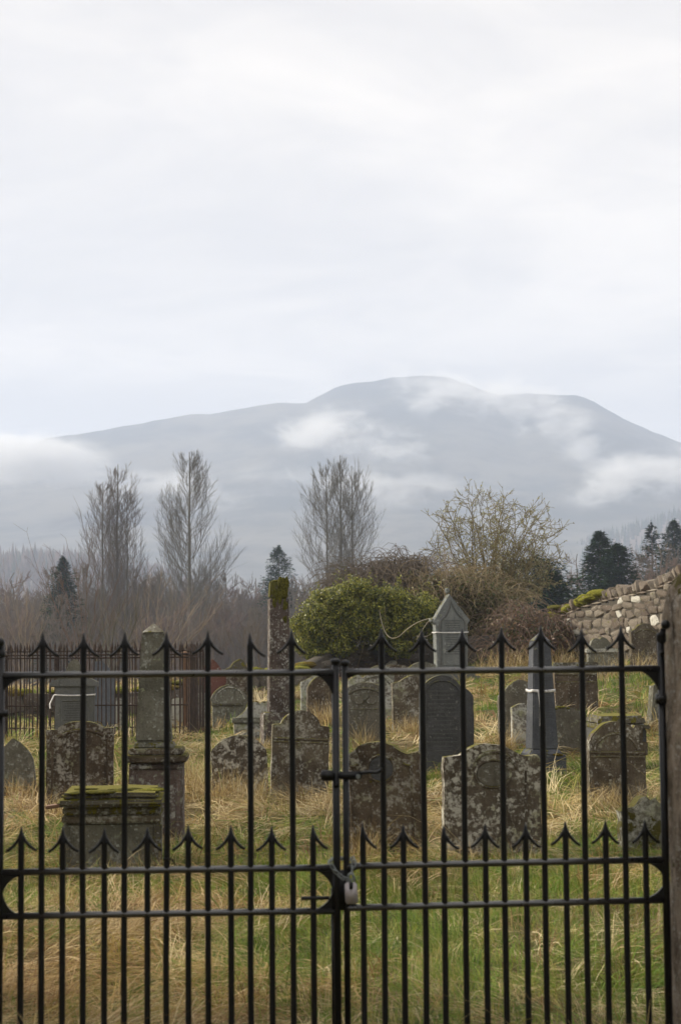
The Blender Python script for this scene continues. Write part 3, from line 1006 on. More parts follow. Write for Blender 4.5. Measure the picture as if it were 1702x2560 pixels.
s = Stone('headstone', 'brown shouldered headstone with a sunlit left edge and straw at its foot', 1030, 1838, 27.0, 10)
s.slab('tablet', [(981, 1838), (980, 1709), (998, 1706), (1036, 1690, 0.2), (1072, 1706, 0.2), (1086, 1709), (1086, 1838)], 0.13, M_BROWN)

s = Stone('headstone', 'large dark slate headstone with a round top and faint inscription', 1102, 1953, 20.5, 5, lean=0.4)
s.slab('tablet', [(1048, 1953), (1050, 1740), (1104, 1691, 0.36), (1158, 1740, 0.36), (1158, 1953)], 0.15, M_DARK, bevel=0.02, jit=0.002)
s.rib('moulding', [(1057, 1745), (1151, 1745, 0.86)], 0.010, -0.075, M_DARK)
s.inscription(1066, 1144, 1728, 1885, 15, -0.075, M_INKL, 8, th=0.34)
s = Stone('headstone', 'dark narrow stone standing close behind the right side of the large slate headstone', 1158, 1940, 21.6, -4)
s.slab('tablet', [(1130, 1940), (1130, 1735), (1160, 1722, 0.15), (1185, 1748, 0.3), (1186, 1940)], 0.14, M_DARK)

s = Stone('headstone', 'dark brown mossy headstone with a roundel and scooped shoulders, behind the gate latch', 966, 2145, 13.8, -7, lean=-1.2)
s.slab('tablet', [(868, 2140), (868, 1889), (880, 1886), (905, 1868, -0.12), (945, 1860, 0.12), (990, 1867, 0.12), (1027, 1889, -0.14), (1050, 1886), (1057, 1892), (1057, 2140)], 0.19, M_BROWND, jit=0.006)
s.disc('roundel', 962, 1924, 29, 29, -0.095, M_DARK, 0.008, M_BROWND)
s.rib('side_moulding', [(1036, 2140), (1036, 1918), (1015, 1912, 0.2)], 0.012, -0.095, M_BROWND)
s.rib('side_moulding', [(886, 2140), (886, 1918), (905, 1912, -0.2)], 0.012, -0.095, M_BROWND)
s = Stone('headstone', 'large lichen covered headstone with an oval medallion and sloping shoulders', 1228, 2155, 13.5, 5, lean=0.5)
s.slab('tablet', [(1108, 2145), (1108, 1896), (1148, 1894), (1168, 1879), (1216, 1866, 0.12), (1258, 1870, 0.08), (1313, 1894, -0.06), (1340, 1892), (1349, 1902), (1349, 2145)], 0.16, M_LICH, jit=0.005)
s.disc('medallion', 1228, 1938, 39, 29, -0.08, M_TAUPE, 0.010, M_LICH)
s.rib('arch_moulding', [(1172, 1925), (1288, 1925, 0.72)], 0.014, -0.08, M_LICH)
s.rib('side_moulding', [(1156, 2145), (1156, 1925)], 0.011, -0.08, M_LICH)
s.rib('side_moulding', [(1310, 2145), (1310, 1930)], 0.011, -0.08, M_LICH)

# ---- gothic monument
s = Stone('gothic_monument', 'tall pointed gothic monument of blue grey stone with lettering, in front of the brambles', 1128, 1712, 40, 10, cat='monument')
s.slab('gable', [(1088, 1668), (1086, 1562), (1079, 1556), (1122, 1487), (1173, 1552), (1167, 1562), (1166, 1668)], 0.34, M_GREYPALE, closed_low=False)
s.slab('panel', [(1102, 1664), (1100, 1572), (1101, 1560), (1112, 1546, 0.2), (1124, 1510, -0.12), (1144, 1545, -0.12), (1156, 1560, 0.2), (1156, 1664)], 0.04, M_GREYPALE, y=-0.17, bevel=0.005, jit=0.001, closed_low=False)
s.rib('arch_moulding', [(1097, 1664), (1095, 1566), (1108, 1543, 0.25), (1124, 1501, -0.12), (1148, 1542, -0.12), (1161, 1566, 0.25), (1161, 1664)], 0.022, -0.175, M_GREY)
s.inscription(1104, 1153, 1552, 1640, 15, -0.19, M_INK, 3, th=0.42)
s.block('plinth', 1082, 1182, 1666, 1690, 0.5, M_GREYPALE)
s.block('step', 1074, 1193, 1690, 1712, 0.66, M_GREY, sunk=0.3)
x, z = s.to(1120, 1478)
blob_moss(s.root, 'finial', (x, 0, z), (0.055, 0.055, 0.075), M_GREYPALE, 1, 2)
x, z = s.to(1079, 1552)
blob_moss(s.root, 'kneeler', (x, 0, z), (0.06, 0.12, 0.06), M_GREYPALE, 2, 2)

# ---- dark obelisk with tape, right
s = Stone('obelisk', 'slim polished grey obelisk with white tape knotted round it', 1358, 1935, 20.0, 11, cat='obelisk')
s.block('plinth', 1310, 1404, 1886, 1935, 0.40, M_GRAN, sunk=0.25, jit=0.003)
s.block('foot_moulding', 1310, 1398, 1872, 1886, 0.37, M_GRAN, 1320, 1388, 0.29, jit=0.002)
s.block('shaft', 1321, 1388, 1606, 1873, 0.285, M_GRAN, 1332, 1375, 0.185, jit=0.001)
s.pyramid('tip', 1332, 1375, 1585, 1606, 0.185, M_GRAN)
x, z = s.to(1383, 1886)
blob_moss(s.root, 'moss', (x, -0.17, z), (0.06, 0.05, 0.02), M_MOSSO, 8, 2)
s.inscription(1336, 1378, 1665, 1800, 22, -0.139, M_INK, 12, th=0.3)
OB = s

s = Stone('headstone', 'taupe round headed stone with a white left edge, left of the taped obelisk', 1292, 1868, 24.0, 9)
s.slab('tablet', [(1246, 1868), (1246, 1740), (1262, 1728), (1297, 1701, 0.22), (1336, 1728, 0.28), (1338, 1868)], 0.13, M_TAUPE)
s = Stone('headstone', 'low white crusted stone just behind the foot of the taped obelisk', 1308, 1872, 22.8, 9)
s.slab('tablet', [(1279, 1872), (1278, 1770), (1300, 1760, 0.1), (1340, 1764), (1340, 1872)], 0.12, M_WHITEL)
s = Stone('headstone', 'plain taupe stone with moss on its curved top, right of the taped obelisk', 1415, 1890, 22.0, 5)
s.slab('tablet', [(1366, 1890), (1366, 1782), (1402, 1767, 0.15), (1430, 1772, 0.05), (1464, 1782, -0.1), (1464, 1890)], 0.13, M_TAUPE)
for k in range(4):
    x, z = s.to(1388 + k * 10, 1773 - 4 * math.sin(k))
    blob_moss(s.root, 'moss', (x, -0.02, z), (0.04, 0.06, 0.016), M_MOSS, k, 2)
s = Stone('headstone', 'squared red brown headstone with a flat capped top on the slope at right', 1437, 1786, 28.0, 9)
s.slab('tablet', [(1384, 1786), (1382, 1667), (1490, 1667), (1493, 1786)], 0.20, M_BROWND)
s.block('cap', 1378, 1492, 1657, 1668, 0.26, M_MOSSY)
s.rib('moulding', [(1386, 1686), (1488, 1686)], 0.02, -0.10, M_BROWN)
s.rib('moulding', [(1386, 1706), (1488, 1706)], 0.012, -0.10, M_BROWN)
s = Stone('table_tomb', 'mossy slab tomb showing above the arched headstone at right', 1540, 1892, 21.0, 4, cat='tomb')
s.block('slab', 1478, 1600, 1788, 1811, 0.8, M_MOSSY, 1482, 1594, 0.74, bevel=0.03, jit=0.012)
s.block('moulding', 1480, 1606, 1811, 1821, 0.84, M_MOSSY)
s.block('body', 1476, 1600, 1821, 1892, 0.66, M_DARK, sunk=0.25)
s = Stone('headstone', 'lichened headstone with a round head and a stepped right shoulder, beside the gatepost', 1541, 2016, 17.0, 5)
s.slab('tablet', [(1469, 2010), (1470, 1858), (1528, 1805, 0.26), (1582, 1824, 0.2), (1587, 1816), (1605, 1818), (1604, 1857), (1617, 1860), (1617, 1888), (1611, 1890), (1611, 2010)], 0.17, M_BROWN, jit=0.006)
s.rib('moulding', [(1472, 1882), (1608, 1884)], 0.014, -0.085, M_BROWN)
s.rib('moulding', [(1472, 1892), (1608, 1894)], 0.010, -0.085, M_BROWN)
s.rib('lunette_moulding', [(1482, 1876), (1590, 1876, 0.75)], 0.012, -0.085, M_BROWN)
s = Stone('headstone', 'low broken stone with clumps of moss, close to the right gatepost', 1600, 2137, 13.5, 9)
s.slab('tablet', [(1550, 2130), (1546, 2026), (1555, 2020), (1578, 2017), (1592, 2001, -0.1), (1611, 1995, 0.2), (1621, 2005), (1634, 1999), (1652, 2015), (1655, 2130)], 0.16, M_MOSSG, jit=0.009)
s = Stone('headstone', 'small leaning stone with a pale edge on the slope by the gatepost', 1632, 1818, 24.0, 22, lean=5)
s.slab('tablet', [(1618, 1818), (1620, 1716), (1640, 1705, 0.1), (1664, 1716, 0.1), (1664, 1818)], 0.14, M_GREYL)
s = Stone('headstone', 'lichened headstone with a scrolled crest in front of the rubble wall', 1505, 1705, 36, 8)
s.slab('tablet', [(1468, 1705), (1468, 1630), (1542, 1630), (1542, 1705)], 0.16, M_GREYL)
s.block('ledge', 1462, 1548, 1622, 1632, 0.25, M_WHITEL)
s.slab('crest', [(1470, 1624), (1476, 1607), (1490, 1596, 0.35), (1498, 1600), (1506, 1594, 0.3), (1524, 1610, 0.3), (1534, 1624)], 0.15, M_GREYL, closed_low=False)
s = Stone('headstone', 'shouldered brown headstone close to the rubble wall, nearest the gatepost', 1608, 1690, 36, 9)
s.slab('tablet', [(1575, 1690), (1575, 1577), (1588, 1571, -0.2), (1611, 1559, 0.2), (1634, 1570, 0.2), (1646, 1577, -0.2), (1646, 1690)], 0.17, M_BROWN)
s.rib('moulding', [(1582, 1690), (1582, 1586), (1640, 1586, 0.35), (1640, 1690)], 0.014, -0.085, M_BROWND)


# ------------------------------------------------------------------ tapes tied round monuments
def tape(label, root, x0, x1, z, y0, y1, mat, tail=None, w=0.022):
    """a flat band round a rectangular shaft, with a hanging end"""
    t_ = empty('tape', root.location, label, 'tape', 'tapes tied round monuments', *[root.rotation_euler.z, root.rotation_euler.y, root.rotation_euler.x])
    g = 0.008
    c = [(x0 - g, y0 - g), (x1 + g, y0 - g), (x1 + g, y1 + g), (x0 - g, y1 + g)]
    V, Fc = [], []
    for k in range(4):
        a, e = c[k], c[(k + 1) % 4]
        for j in range(6):
            f0, f1 = j / 6, (j + 1) / 6
            b0 = len(V)
            for f in (f0, f1):
                sag = -0.01 * math.sin(math.pi * f)
                x = a[0] + (e[0] - a[0]) * f; y = a[1] + (e[1] - a[1]) * f
                V.append((x, y, z - w / 2 + sag)); V.append((x, y, z + w / 2 + sag))
            Fc.append((b0, b0 + 2, b0 + 3, b0 + 1))
    me = mesh_np('band', V, Fc)
    o = link('band', me, mat, t_)
    md = o.modifiers.new('thick', 'SOLIDIFY'); md.thickness = 0.003
    if tail:
        S = Segs()
        S.path(tail, 0.008, 0.012)
        link('loose_end', smooth_mesh(S.mesh('loose_end', 4)), M_TAPE, t_)
    return t_


S_ = bpy.data.objects['pedimented_monument']
tape('white and red tape round the pedimented monument, its end hanging at left', S_, -0.265, 0.277, 0.635, -0.165, 0.15, M_TAPE,
     [(-0.275, -0.17, 0.635), (-0.30, -0.18, 0.58), (-0.33, -0.18, 0.51), (-0.325, -0.18, 0.45)], 0.02)
S_ = bpy.data.objects['gothic_monument']
tape('thin pale tape round the gothic monument', S_, -0.395, 0.36, 1.20, -0.205, 0.17, M_TAPE, None, 0.026)
hz1 = (1935 - 1728) * OB.s
tape('white tape knotted round the slim obelisk with a long hanging end', OB.root, (1325.5 - 1358) * OB.s, (1381.5 - 1358) * OB.s, hz1, -0.122, 0.122, M_TAPE,
     [((1338 - 1358) * OB.s, -0.135, hz1), ((1340 - 1358) * OB.s, -0.15, hz1 - 0.07), ((1342 - 1358) * OB.s, -0.158, hz1 - 0.2), ((1341 - 1358) * OB.s, -0.165, hz1 - 0.40)], 0.032)

# ------------------------------------------------------------------ old board by the chest tomb
o_ = empty('board', P(150, 2030, 13.6), 'reddish brown broken board sticking out left of the mossy chest tomb', 'board', rz=R(6), ry=R(-7))
bm = bmesh.new()
bmesh.ops.create_cube(bm, size=1.0)
for v_ in bm.verts:
    v_.co = Vector((v_.co.x * 0.3 + 0.05, v_.co.y * 0.12, v_.co.z * 0.025 + 0.05))
bmesh.ops.bevel(bm, geom=list(bm.edges), offset=0.006, segments=2, affect='EDGES')
link('plank', bm_mesh('plank', bm), M_WOOD, o_)


# ------------------------------------------------------------------ rusty railings round a plot
def bar_meshes():
    S = Segs(); S.add((0, 0, 0), (0, 0, 1.0), 0.010, 0.010)
    bar = smooth_mesh(S.mesh('railing_bar', 5)); bar.materials.append(M_RUST)
    S = Segs()
    S.path([(0, 0, 0), (0, 0, 0.02)], 0.014, 0.022); S.path([(0, 0, 0.02), (0, 0, 0.05)], 0.022, 0.018); S.path([(0, 0, 0.05), (0, 0, 0.13)], 0.018, 0.001)
    fin = S.mesh('railing_finial', 5); fin.materials.append(M_RUST)
    return bar, fin


BAR_ME, FIN_ME = bar_meshes()


def railing(label, p0, p1, n, h, base, rails):
    root = empty('railing', (p0[0], p0[1], base), label, 'railing', 'railings round a plot')
    d = Vector((p1[0] - p0[0], p1[1] - p0[1], 0))
    rng = random.Random(int(p0[0] * 10))
    for i in range(n):
        q = d * (i / (n - 1))
        q = q + Vector((rng.uniform(-.006, .006), rng.uniform(-.006, .006), 0))
        hh = h * rng.uniform(0.995, 1.01)
        b_ = link('bar', BAR_ME, parent=root, loc=(q.x, q.y, -0.1)); b_.scale = (1, 1, hh + 0.1)
        b_.rotation_euler = (rng.uniform(-.006, .006), rng.uniform(-.006, .006), 0)
        f_ = bpy.data.objects.new('finial', FIN_ME); COL.objects.link(f_); f_.parent = b_
        f_.location = (0, 0, 1.0); f_.scale = (1, 1, 1.0 / (hh + 0.1))
    for z in rails:
        S = Segs(); S.add((0, 0, z), (d.x, d.y, z), 0.011, 0.011)
        link('rail', S.mesh('rail', 4), M_RUST, root)
    return root


RZ = 0.24
RH = 1.40
xa, xb = P(-140, 1700, 26).x, P(470, 1700, 26).x
railing('rusty iron railing with spear finials along the front of the plot', (xa, 26.0), (xb, 26.0), 58, RH, RZ, (0.12, 0.62, RH - 0.075, RH - 0.03))
railing('rusty railing returning away from the viewer at the right end of the plot', (xb, 26.08), (xb + 0.02, 28.6), 24, RH, RZ, (0.12, RH - 0.075, RH - 0.03))
railing('rusty railing along the back of the plot', (xa, 28.7), (xb + 0.02, 28.7), 40, RH, RZ + 0.05, (0.12, RH - 0.03))
for k, (px_, d_, nm) in enumerate(((472, 28.75, 'tall rusty square corner post behind the bars at the right end of the plot'), (143, 26.02, 'rusty railing post left of the pedimented monument'), (14, 26.02, 'rusty railing post at the far left edge'))):
    q = P(px_, 1700, d_)
    r_ = empty('railing_post', (q.x, d_, RZ), nm, 'post', 'railing posts')
    bm = bmesh.new(); bmesh.ops.create_cube(bm, size=1.0)
    w_ = 0.17 if k == 0 else 0.06
    for v_ in bm.verts:
        v_.co = Vector((v_.co.x * w_, v_.co.y * (0.1 if k == 0 else 0.05), (v_.co.z + 0.5) * (RH + (0.03 if k == 0 else -0.02)) - 0.05))
    bmesh.ops.bevel(bm, geom=list(bm.edges), offset=0.008, segments=1, affect='EDGES')
    link('shaft', bm_mesh('shaft', bm), M_RUST if k else M_WOOD, r_)
    bm = bmesh.new(); bmesh.ops.create_cone(bm, segments=4, radius1=w_ * 0.8, radius2=0.01, depth=0.06, cap_ends=True)
    for v_ in bm.verts:
        v_.co.z += RH + (0.01 if k == 0 else -0.04)
    link('cap', bm_mesh('cap', bm), M_RUST if k else M_WOOD, r_)


# ------------------------------------------------------------------ rubble walls
def rock_meshes(n, mat, seed, pts=16, rnd=0.0):
    """angular broken stones: hulls of scattered points in a box"""
    out = []
    rg = random.Random(seed * 101)
    for k in range(n):
        bm = bmesh.new()
        for i in range(pts):
            v_ = Vector((rg.uniform(-1, 1), rg.uniform(-1, 1), rg.uniform(-1, 1)))
            m_ = max(abs(v_.x), abs(v_.y), abs(v_.z))
            v_ = (v_ / m_ * (1 - rnd) + v_.normalized() * 1.12 * rnd) * rg.uniform(0.41, 0.52)
            bm.verts.new(v_)
        bmesh.ops.convex_hull(bm, input=list(bm.verts))
        bmesh.ops.delete(bm, geom=[v_ for v_ in bm.verts if not v_.link_faces], context='VERTS')
        bmesh.ops.bevel(bm, geom=[e for e in bm.edges if len(e.link_faces) == 2 and e.calc_face_angle(0) > 0.5], offset=0.035, segments=1, affect='EDGES', clamp_overlap=True)
        me = bm_mesh('stone_shape', bm)
        me.materials.append(mat)
        out.append(me)
    return out


ROCKS = rock_meshes(12, M_WALLST, 1, 30, 0.6)
ROCKSD = rock_meshes(7, M_WALLDK, 2)
COPES = rock_meshes(6, M_COPE, 3)


def wall_core(root, name, pts, thick, mat):
    """pts: list of (x, y, z_foot, z_top) along the wall line; built relative to root"""
    V, Fc = [], []
    for i, (x, y, zb, zt) in enumerate(pts):
        a = pts[max(i - 1, 0)]; c = pts[min(i + 1, len(pts) - 1)]
        tx, ty = c[0] - a[0], c[1] - a[1]
        L = math.hypot(tx, ty); nx_, ny_ = ty / L * thick / 2, -tx / L * thick / 2
        for sx, z in ((1, zb), (1, zt), (-1, zt), (-1, zb)):
            V.append((x + sx * nx_ - root.location.x, y + sx * ny_ - root.location.y, z - root.location.z))
    for i in range(len(pts) - 1):
        b0, b1 = i * 4, i * 4 + 4
        for k in range(3):
            Fc.append((b0 + k, b0 + k + 1, b1 + k + 1, b1 + k))
    n = len(pts) * 4
    Fc.append((3, 2, 1, 0)); Fc.append((n - 4, n - 3, n - 2, n - 1))
    return link(name, mesh_np(name, V, Fc), mat, root)


def lerp_wall(pts, s):
    L = [0]
    for i in range(len(pts) - 1):
        L.append(L[-1] + math.hypot(pts[i + 1][0] - pts[i][0], pts[i + 1][1] - pts[i][1]))
    i = max(0, min(len(pts) - 2, int(np.searchsorted(L, s)) - 1))
    f = (s - L[i]) / (L[i + 1] - L[i])
    a, c = pts[i], pts[i + 1]
    q = tuple(a[k] + (c[k] - a[k]) * f for k in range(4))
    t_ = Vector((c[0] - a[0], c[1] - a[1], 0)).normalized()
    return q, t_, L[-1]


def wall_slope(pts, s, L):
    a, _, _ = lerp_wall(pts, max(s - 0.3, 0.01)); c, _, _ = lerp_wall(pts, min(s + 0.3, L - 0.01))
    return -math.atan2(c[3] - a[3], math.hypot(c[0] - a[0], c[1] - a[1]))


def lay_stones(root, pts, s0, s1, z_lo, z_hi, sw, sh, meshes, side, thick, rng, limit, name='stone'):
    """courses of knocked about stones bedded in the face of the wall"""
    n = 0
    q, t_, L = lerp_wall(pts, s0)
    row = 0
    z = 0.0
    while z < z_hi and n < limit:
        h = sh * rng.uniform(0.75, 1.3)
        s_ = s0 + rng.uniform(-0.15, 0.0)
        while s_ < s1 and n < limit:
            w = sw * rng.uniform(0.55, 1.5)
            q, t_, L = lerp_wall(pts, min(max(s_ + w / 2, 0.001), L - 0.001))
            zb, zt = q[2], q[3]
            zc = zb + z + h / 2 + rng.uniform(-0.04, 0.04)
            if z >= z_lo and zc + h * 0.3 < zt:
                nrm = Vector((t_.y, -t_.x, 0)) * side
                c = Vector((q[0], q[1], zc)) + nrm * (thick / 2 - 0.032 + rng.uniform(-0.008, 0.008)) - root.location
                o = bpy.data.objects.new(name, rng.choice(meshes)); COL.objects.link(o); o.parent = root
                o.location = c
                o.rotation_euler = (rng.uniform(-.08, .08), rng.uniform(-.12, .12), math.atan2(t_.y, t_.x) + rng.uniform(-.06, .06))
                o.scale = (w * 1.16, 0.16 * rng.uniform(0.8, 1.3), h * 1.2)
                n += 1
            s_ += w * rng.uniform(0.94, 1.02)
        z += h * 0.94
    return n


# right hand wall, running away from the gatepost side down the slope
rw = []
for px_, py_, d_ in ((1840, 1405, 35.5), (1760, 1428, 37.2), (1655, 1478, 39.0), (1600, 1490, 40.0), (1540, 1502, 41.2), (1470, 1522, 42.6), (1395, 1556, 44.2)):
    q = P(px_, py_, d_)
    rw.append((q.x, q.y, gz(q.x, q.y) - 0.1, q.z))
root = empty('rubble_wall', (rw[2][0], rw[2][1], rw[2][2]), 'lichened rubble stone wall with upright cope stones at right', 'wall')
wall_core(root, 'core', rw, 0.42, M_MORTAR)
rng = random.Random(4)
_, _, Lw = lerp_wall(rw, 0.1)
lay_stones(root, rw, 2.6, Lw, 0.30, 2.4, 0.40, 0.20, ROCKS, -1, 0.42, rng, 298)
# string course and cope
sc = 0.1
while sc < Lw - 0.1:
    w = rng.uniform(0.3, 0.55)
    q, t_, _ = lerp_wall(rw, min(sc + w / 2, Lw - 0.01))
    o = bpy.data.objects.new('string_course_slab', COPES[0]); COL.objects.link(o); o.parent = root
    o.location = Vector((q[0], q[1], q[3] + 0.02)) - root.location
    o.rotation_euler = (0, rng.uniform(-.02, .02) + wall_slope(rw, sc + w / 2, Lw), math.atan2(t_.y, t_.x))
    o.scale = (w * 1.15, 0.52, 0.06)
    sc += w
sc = 0.1
while sc < Lw - 0.1:
    w = rng.uniform(0.13, 0.24)
    q, t_, _ = lerp_wall(rw, min(sc + w / 2, Lw - 0.01))
    hh = rng.uniform(0.29, 0.35)
    o = bpy.data.objects.new('cope_stone', rng.choice(COPES)); COL.objects.link(o); o.parent = root
    o.location = Vector((q[0], q[1], q[3] + 0.04 + hh * 0.42)) - root.location
    o.rotation_euler = (rng.uniform(-.06, .06), rng.uniform(0.12, 0.34) + wall_slope(rw, min(sc + w / 2, Lw - 0.01), Lw), math.atan2(t_.y, t_.x) + rng.uniform(-.1, .1))
    o.scale = (w * 0.98, 0.42 * rng.uniform(0.8, 1.1), hh)
    sc += w * 0.95
for k in range(40):
    s_ = Lw - 0.05 - 2.9 * rng.random() ** 1.3
    q, t_, _ = lerp_wall(rw, s_)
    blob_moss(root, 'moss', Vector((q[0] - rng.uniform(-.05, .2), q[1], q[3] + rng.uniform(0.12, 0.33))) - root.location, (rng.uniform(.12, .26), rng.uniform(.15, .3), rng.uniform(.05, .10)), rng.choice((M_MOSSB, M_MOSSB, M_MOSS)), k, 2)

# back wall: low at the left behind the railings, higher under the ivy
bw = []
for px_, py_, d_ in ((-220, 1735, 33.0), (120, 1735, 33.5), (330, 1733, 34.0), (470, 1708, 36.5), (560, 1692, 39.5), (640, 1680, 40.0), (735, 1684, 42.0), (775, 1655, 43.5), (830, 1625, 45.0), (1060, 1600, 46.5), (1250, 1585, 46.5), (1395, 1565, 45.0)):
    q = P(px_, py_, d_)
    bw.append((q.x, q.y, gz(q.x, q.y) - 0.15, q.z))
root = empty('back_wall', (bw[5][0], bw[5][1], bw[5][2]), 'dark mossy rubble wall along the back of the graveyard', 'wall')
wall_core(root, 'core', bw, 0.34, M_MORTAR)
rng = random.Random(9)
_, _, Lb = lerp_wall(bw, 0.1)
lay_stones(root, bw, 1.5, Lb * 0.80, 0.18, 1.7, 0.46, 0.24, ROCKSD, 1, 0.40, rng, 295)
for k in range(70):
    s_ = rng.uniform(0.5, Lb * 0.62)
    q, t_, _ = lerp_wall(bw, s_)
    blob_moss(root, 'moss', Vector((q[0], q[1] + rng.uniform(-.15, .05), q[3] + rng.uniform(-0.03, 0.05))) - root.location, (rng.uniform(.12, .28), rng.uniform(.12, .2), rng.uniform(.04, .09)), rng.choice((M_MOSSB, M_MOSSB, M_MOSS, M_MOSSO)), k, 2)


# ------------------------------------------------------------------ the gate
GL, GR = P(5, 1689, 6.70), P(1651, 1671, 6.97)
gdir = Vector((GR.x - GL.x, GR.y - GL.y, 0)).normalized()
gnor = Vector((gdir.y, -gdir.x, 0))          # towards the camera


def gp(px, py, off=0.0):
    """the point of the gate's upright plane seen at a pixel"""
    r = ray(px, py)
    o = Vector((0, 0, CAMZ))
    k = (GL - o).dot(gnor) / r.dot(gnor)
    return o + r * k + gnor * off


def gmesh(name, verts_world, faces, root, mat, smooth=False):
    me = bpy.data.meshes.new(name)
    me.from_pydata([tuple(Vector(v_) - root.location) for v_ in verts_world], [], faces)
    me.update()
    if smooth:
        smooth_mesh(me)
    return link(name, me, mat, root)


def rod(root, name, pts, r, mat, n=12, parent=None, caps=True):
    """round bar through world points"""
    V, Fc = [], []
    for i, p in enumerate(pts):
        a = Vector(pts[max(i - 1, 0)]); c = Vector(pts[min(i + 1, len(pts) - 1)])
        t_ = (c - a).normalized()
        ref = Vector((0, 0, 1)) if abs(t_.z) < 0.9 else gdir
        u = t_.cross(ref).normalized(); w = t_.cross(u)
        rr = r[i] if isinstance(r, (list, tuple)) else r
        for k in range(n):
            an = 2 * math.pi * k / n
            V.append(Vector(p) + (u * math.cos(an) + w * math.sin(an)) * rr)
    for i in range(len(pts) - 1):
        for k in range(n):
            Fc.append((i * n + k, i * n + (k + 1) % n, (i + 1) * n + (k + 1) % n, (i + 1) * n + k))
    if caps:
        Fc.append(tuple(range(n))[::-1]); Fc.append(tuple((len(pts) - 1) * n + k for k in range(n)))
    me = bpy.data.meshes.new(name)
    me.from_pydata([tuple(v_ - root.location) for v_ in V], [], Fc)
    me.update()
    me.polygons.foreach_set('use_smooth', [len(p.vertices) == 4 for p in me.polygons])
    o = link(name, me, mat)
    o.parent = parent or root
    return o


def gbox(root, name, a, c, hz_, dp, mat, bev=0.004):
    """flat bar from world point a to c: hz_ high (across), dp deep"""
    bm = bmesh.new()
    t_ = (c - a); L = t_.length; t_.normalize()
    up = gnor.cross(t_).normalized()
    bmesh.ops.create_cube(bm, size=1.0)
    for v_ in bm.verts:
        q = a + t_ * ((v_.co.x + 0.5) * L) + up * (v_.co.z * hz_) + gnor * (v_.co.y * dp)
        v_.co = q - root.location
    bmesh.ops.recalc_face_normals(bm, faces=bm.faces)
    bmesh.ops.bevel(bm, geom=list(bm.edges), offset=bev, segments=3, affect='EDGES')
    return link(name, bm_mesh(name, bm, True), mat, root)


UP = Vector((0, 0, 1))


def spear(root, parent, tip, left=True, right=True, seed=0):
    """arrow head: a drawn point with two hooked barbs"""
    rng = random.Random(seed)
    px_ = 0.00158
    V, Fc = [], []

    def ringtube(pts, rads, flat=1.0, n=8):
        b0 = len(V)
        for i, p in enumerate(pts):
            a = pts[max(i - 1, 0)]; c = pts[min(i + 1, len(pts) - 1)]
            t_ = (c - a).normalized()
            u = gnor
            w = t_.cross(u).normalized()
            for k in range(n):
                an = 2 * math.pi * k / n
                V.append(p + u * math.cos(an) * rads[i] * flat + w * math.sin(an) * rads[i])
        for i in range(len(pts) - 1):
            for k in range(n):
                Fc.append((b0 + i * n + k, b0 + i * n + (k + 1) % n, b0 + (i + 1) * n + (k + 1) % n, b0 + (i + 1) * n + k))
        Fc.append(tuple(b0 + k for k in range(n))[::-1]); Fc.append(tuple(b0 + (len(pts) - 1) * n + k for k in range(n)))
    ringtube([tip - UP * (px_ * q) for q in (0, 10, 24, 36, 46)], [0.0012, 0.0058, 0.0100, 0.0128, 0.0112], 0.9, 10)
    for sgn, on in ((-1, left), (1, right)):
        if not on:
            continue
        j = rng.uniform(0.93, 1.06); dz = rng.uniform(-2, 2)
        pts = [tip + gdir * (sgn * px_ * a * j) - UP * (px_ * (c + dz * a / 36)) for a, c in ((2, 18), (6, 29), (12, 39), (19, 47), (27, 54), (36, 59.5))]
        ringtube(pts, [0.0050, 0.0062, 0.0064, 0.0062, 0.0058, 0.0052], 0.85)
    me = bpy.data.meshes.new('spear_head')
    me.from_pydata([tuple(v_ - root.location) for v_ in V], [], Fc)
    me.update(); smooth_mesh(me)
    o = link('spear_head', me, M_IRON)
    o.parent = parent
    return o


def gusset(root, cx_, cy_, sx, sy, rpx, name='corner_gusset', th=0.012):
    """plate filling the corner between rail and stile with a hollow curve; (cx, cy) is the corner"""
    pts = [(cx_, cy_)]
    rxp, ryp = rpx
    for k in range(11):
        a = math.pi / 2 * k / 10
        g_ = 0.72
        pts.append((cx_ + sx * rxp * (g_ * (1 - math.sin(a)) + (1 - g_) * (1 - k / 10)), cy_ + sy * ryp * (g_ * (1 - math.cos(a)) + (1 - g_) * k / 10)))
    n = len(pts)
    V = [gp(p[0], p[1], th / 2) for p in pts] + [gp(p[0], p[1], -th / 2) for p in pts]
    Fc = []
    for k in range(1, n - 1):
        Fc.append((0, k, k + 1)); Fc.append((n, n + k + 1, n + k))
    for k in range(n):
        Fc.append((k, (k + 1) % n, n + (k + 1) % n, n + k))
    o = gmesh(name, V, Fc, root, M_IRON)
    bm = bmesh.new(); bm.from_mesh(o.data); bmesh.ops.recalc_face_normals(bm, faces=bm.faces); bm.to_mesh(o.data); bm.free()
    return o


BOTTOM = 0.07
TALL_L = [107.5, 209.5, 312.6, 416.8, 520, 625.3, 729.5]
TALL_R = [954, 1055, 1156, 1254, 1352.5, 1454.6, 1553]
TIP_L = [1579, 1582, 1579, 1579, 1576, 1582, 1574]
TIP_R = [1569, 1571, 1570, 1566, 1563, 1571, 1563]
DOG_L = [54, 157.4, 261.6, 369, 471, 577.5, 679.5, 782.6]
DOG_R = [907, 1008, 1109, 1212.5, 1313.5, 1413, 1513, 1612]
DTIP_L = [2066, 2068, 2069, 2067, 2062, 2063, 2065, 2061]
DTIP_R = [2059, 2060, 2063, 2058, 2058, 2052, 2049, 2048]
NOLEFT = {(625.3), (782.6), (907), (1109)}


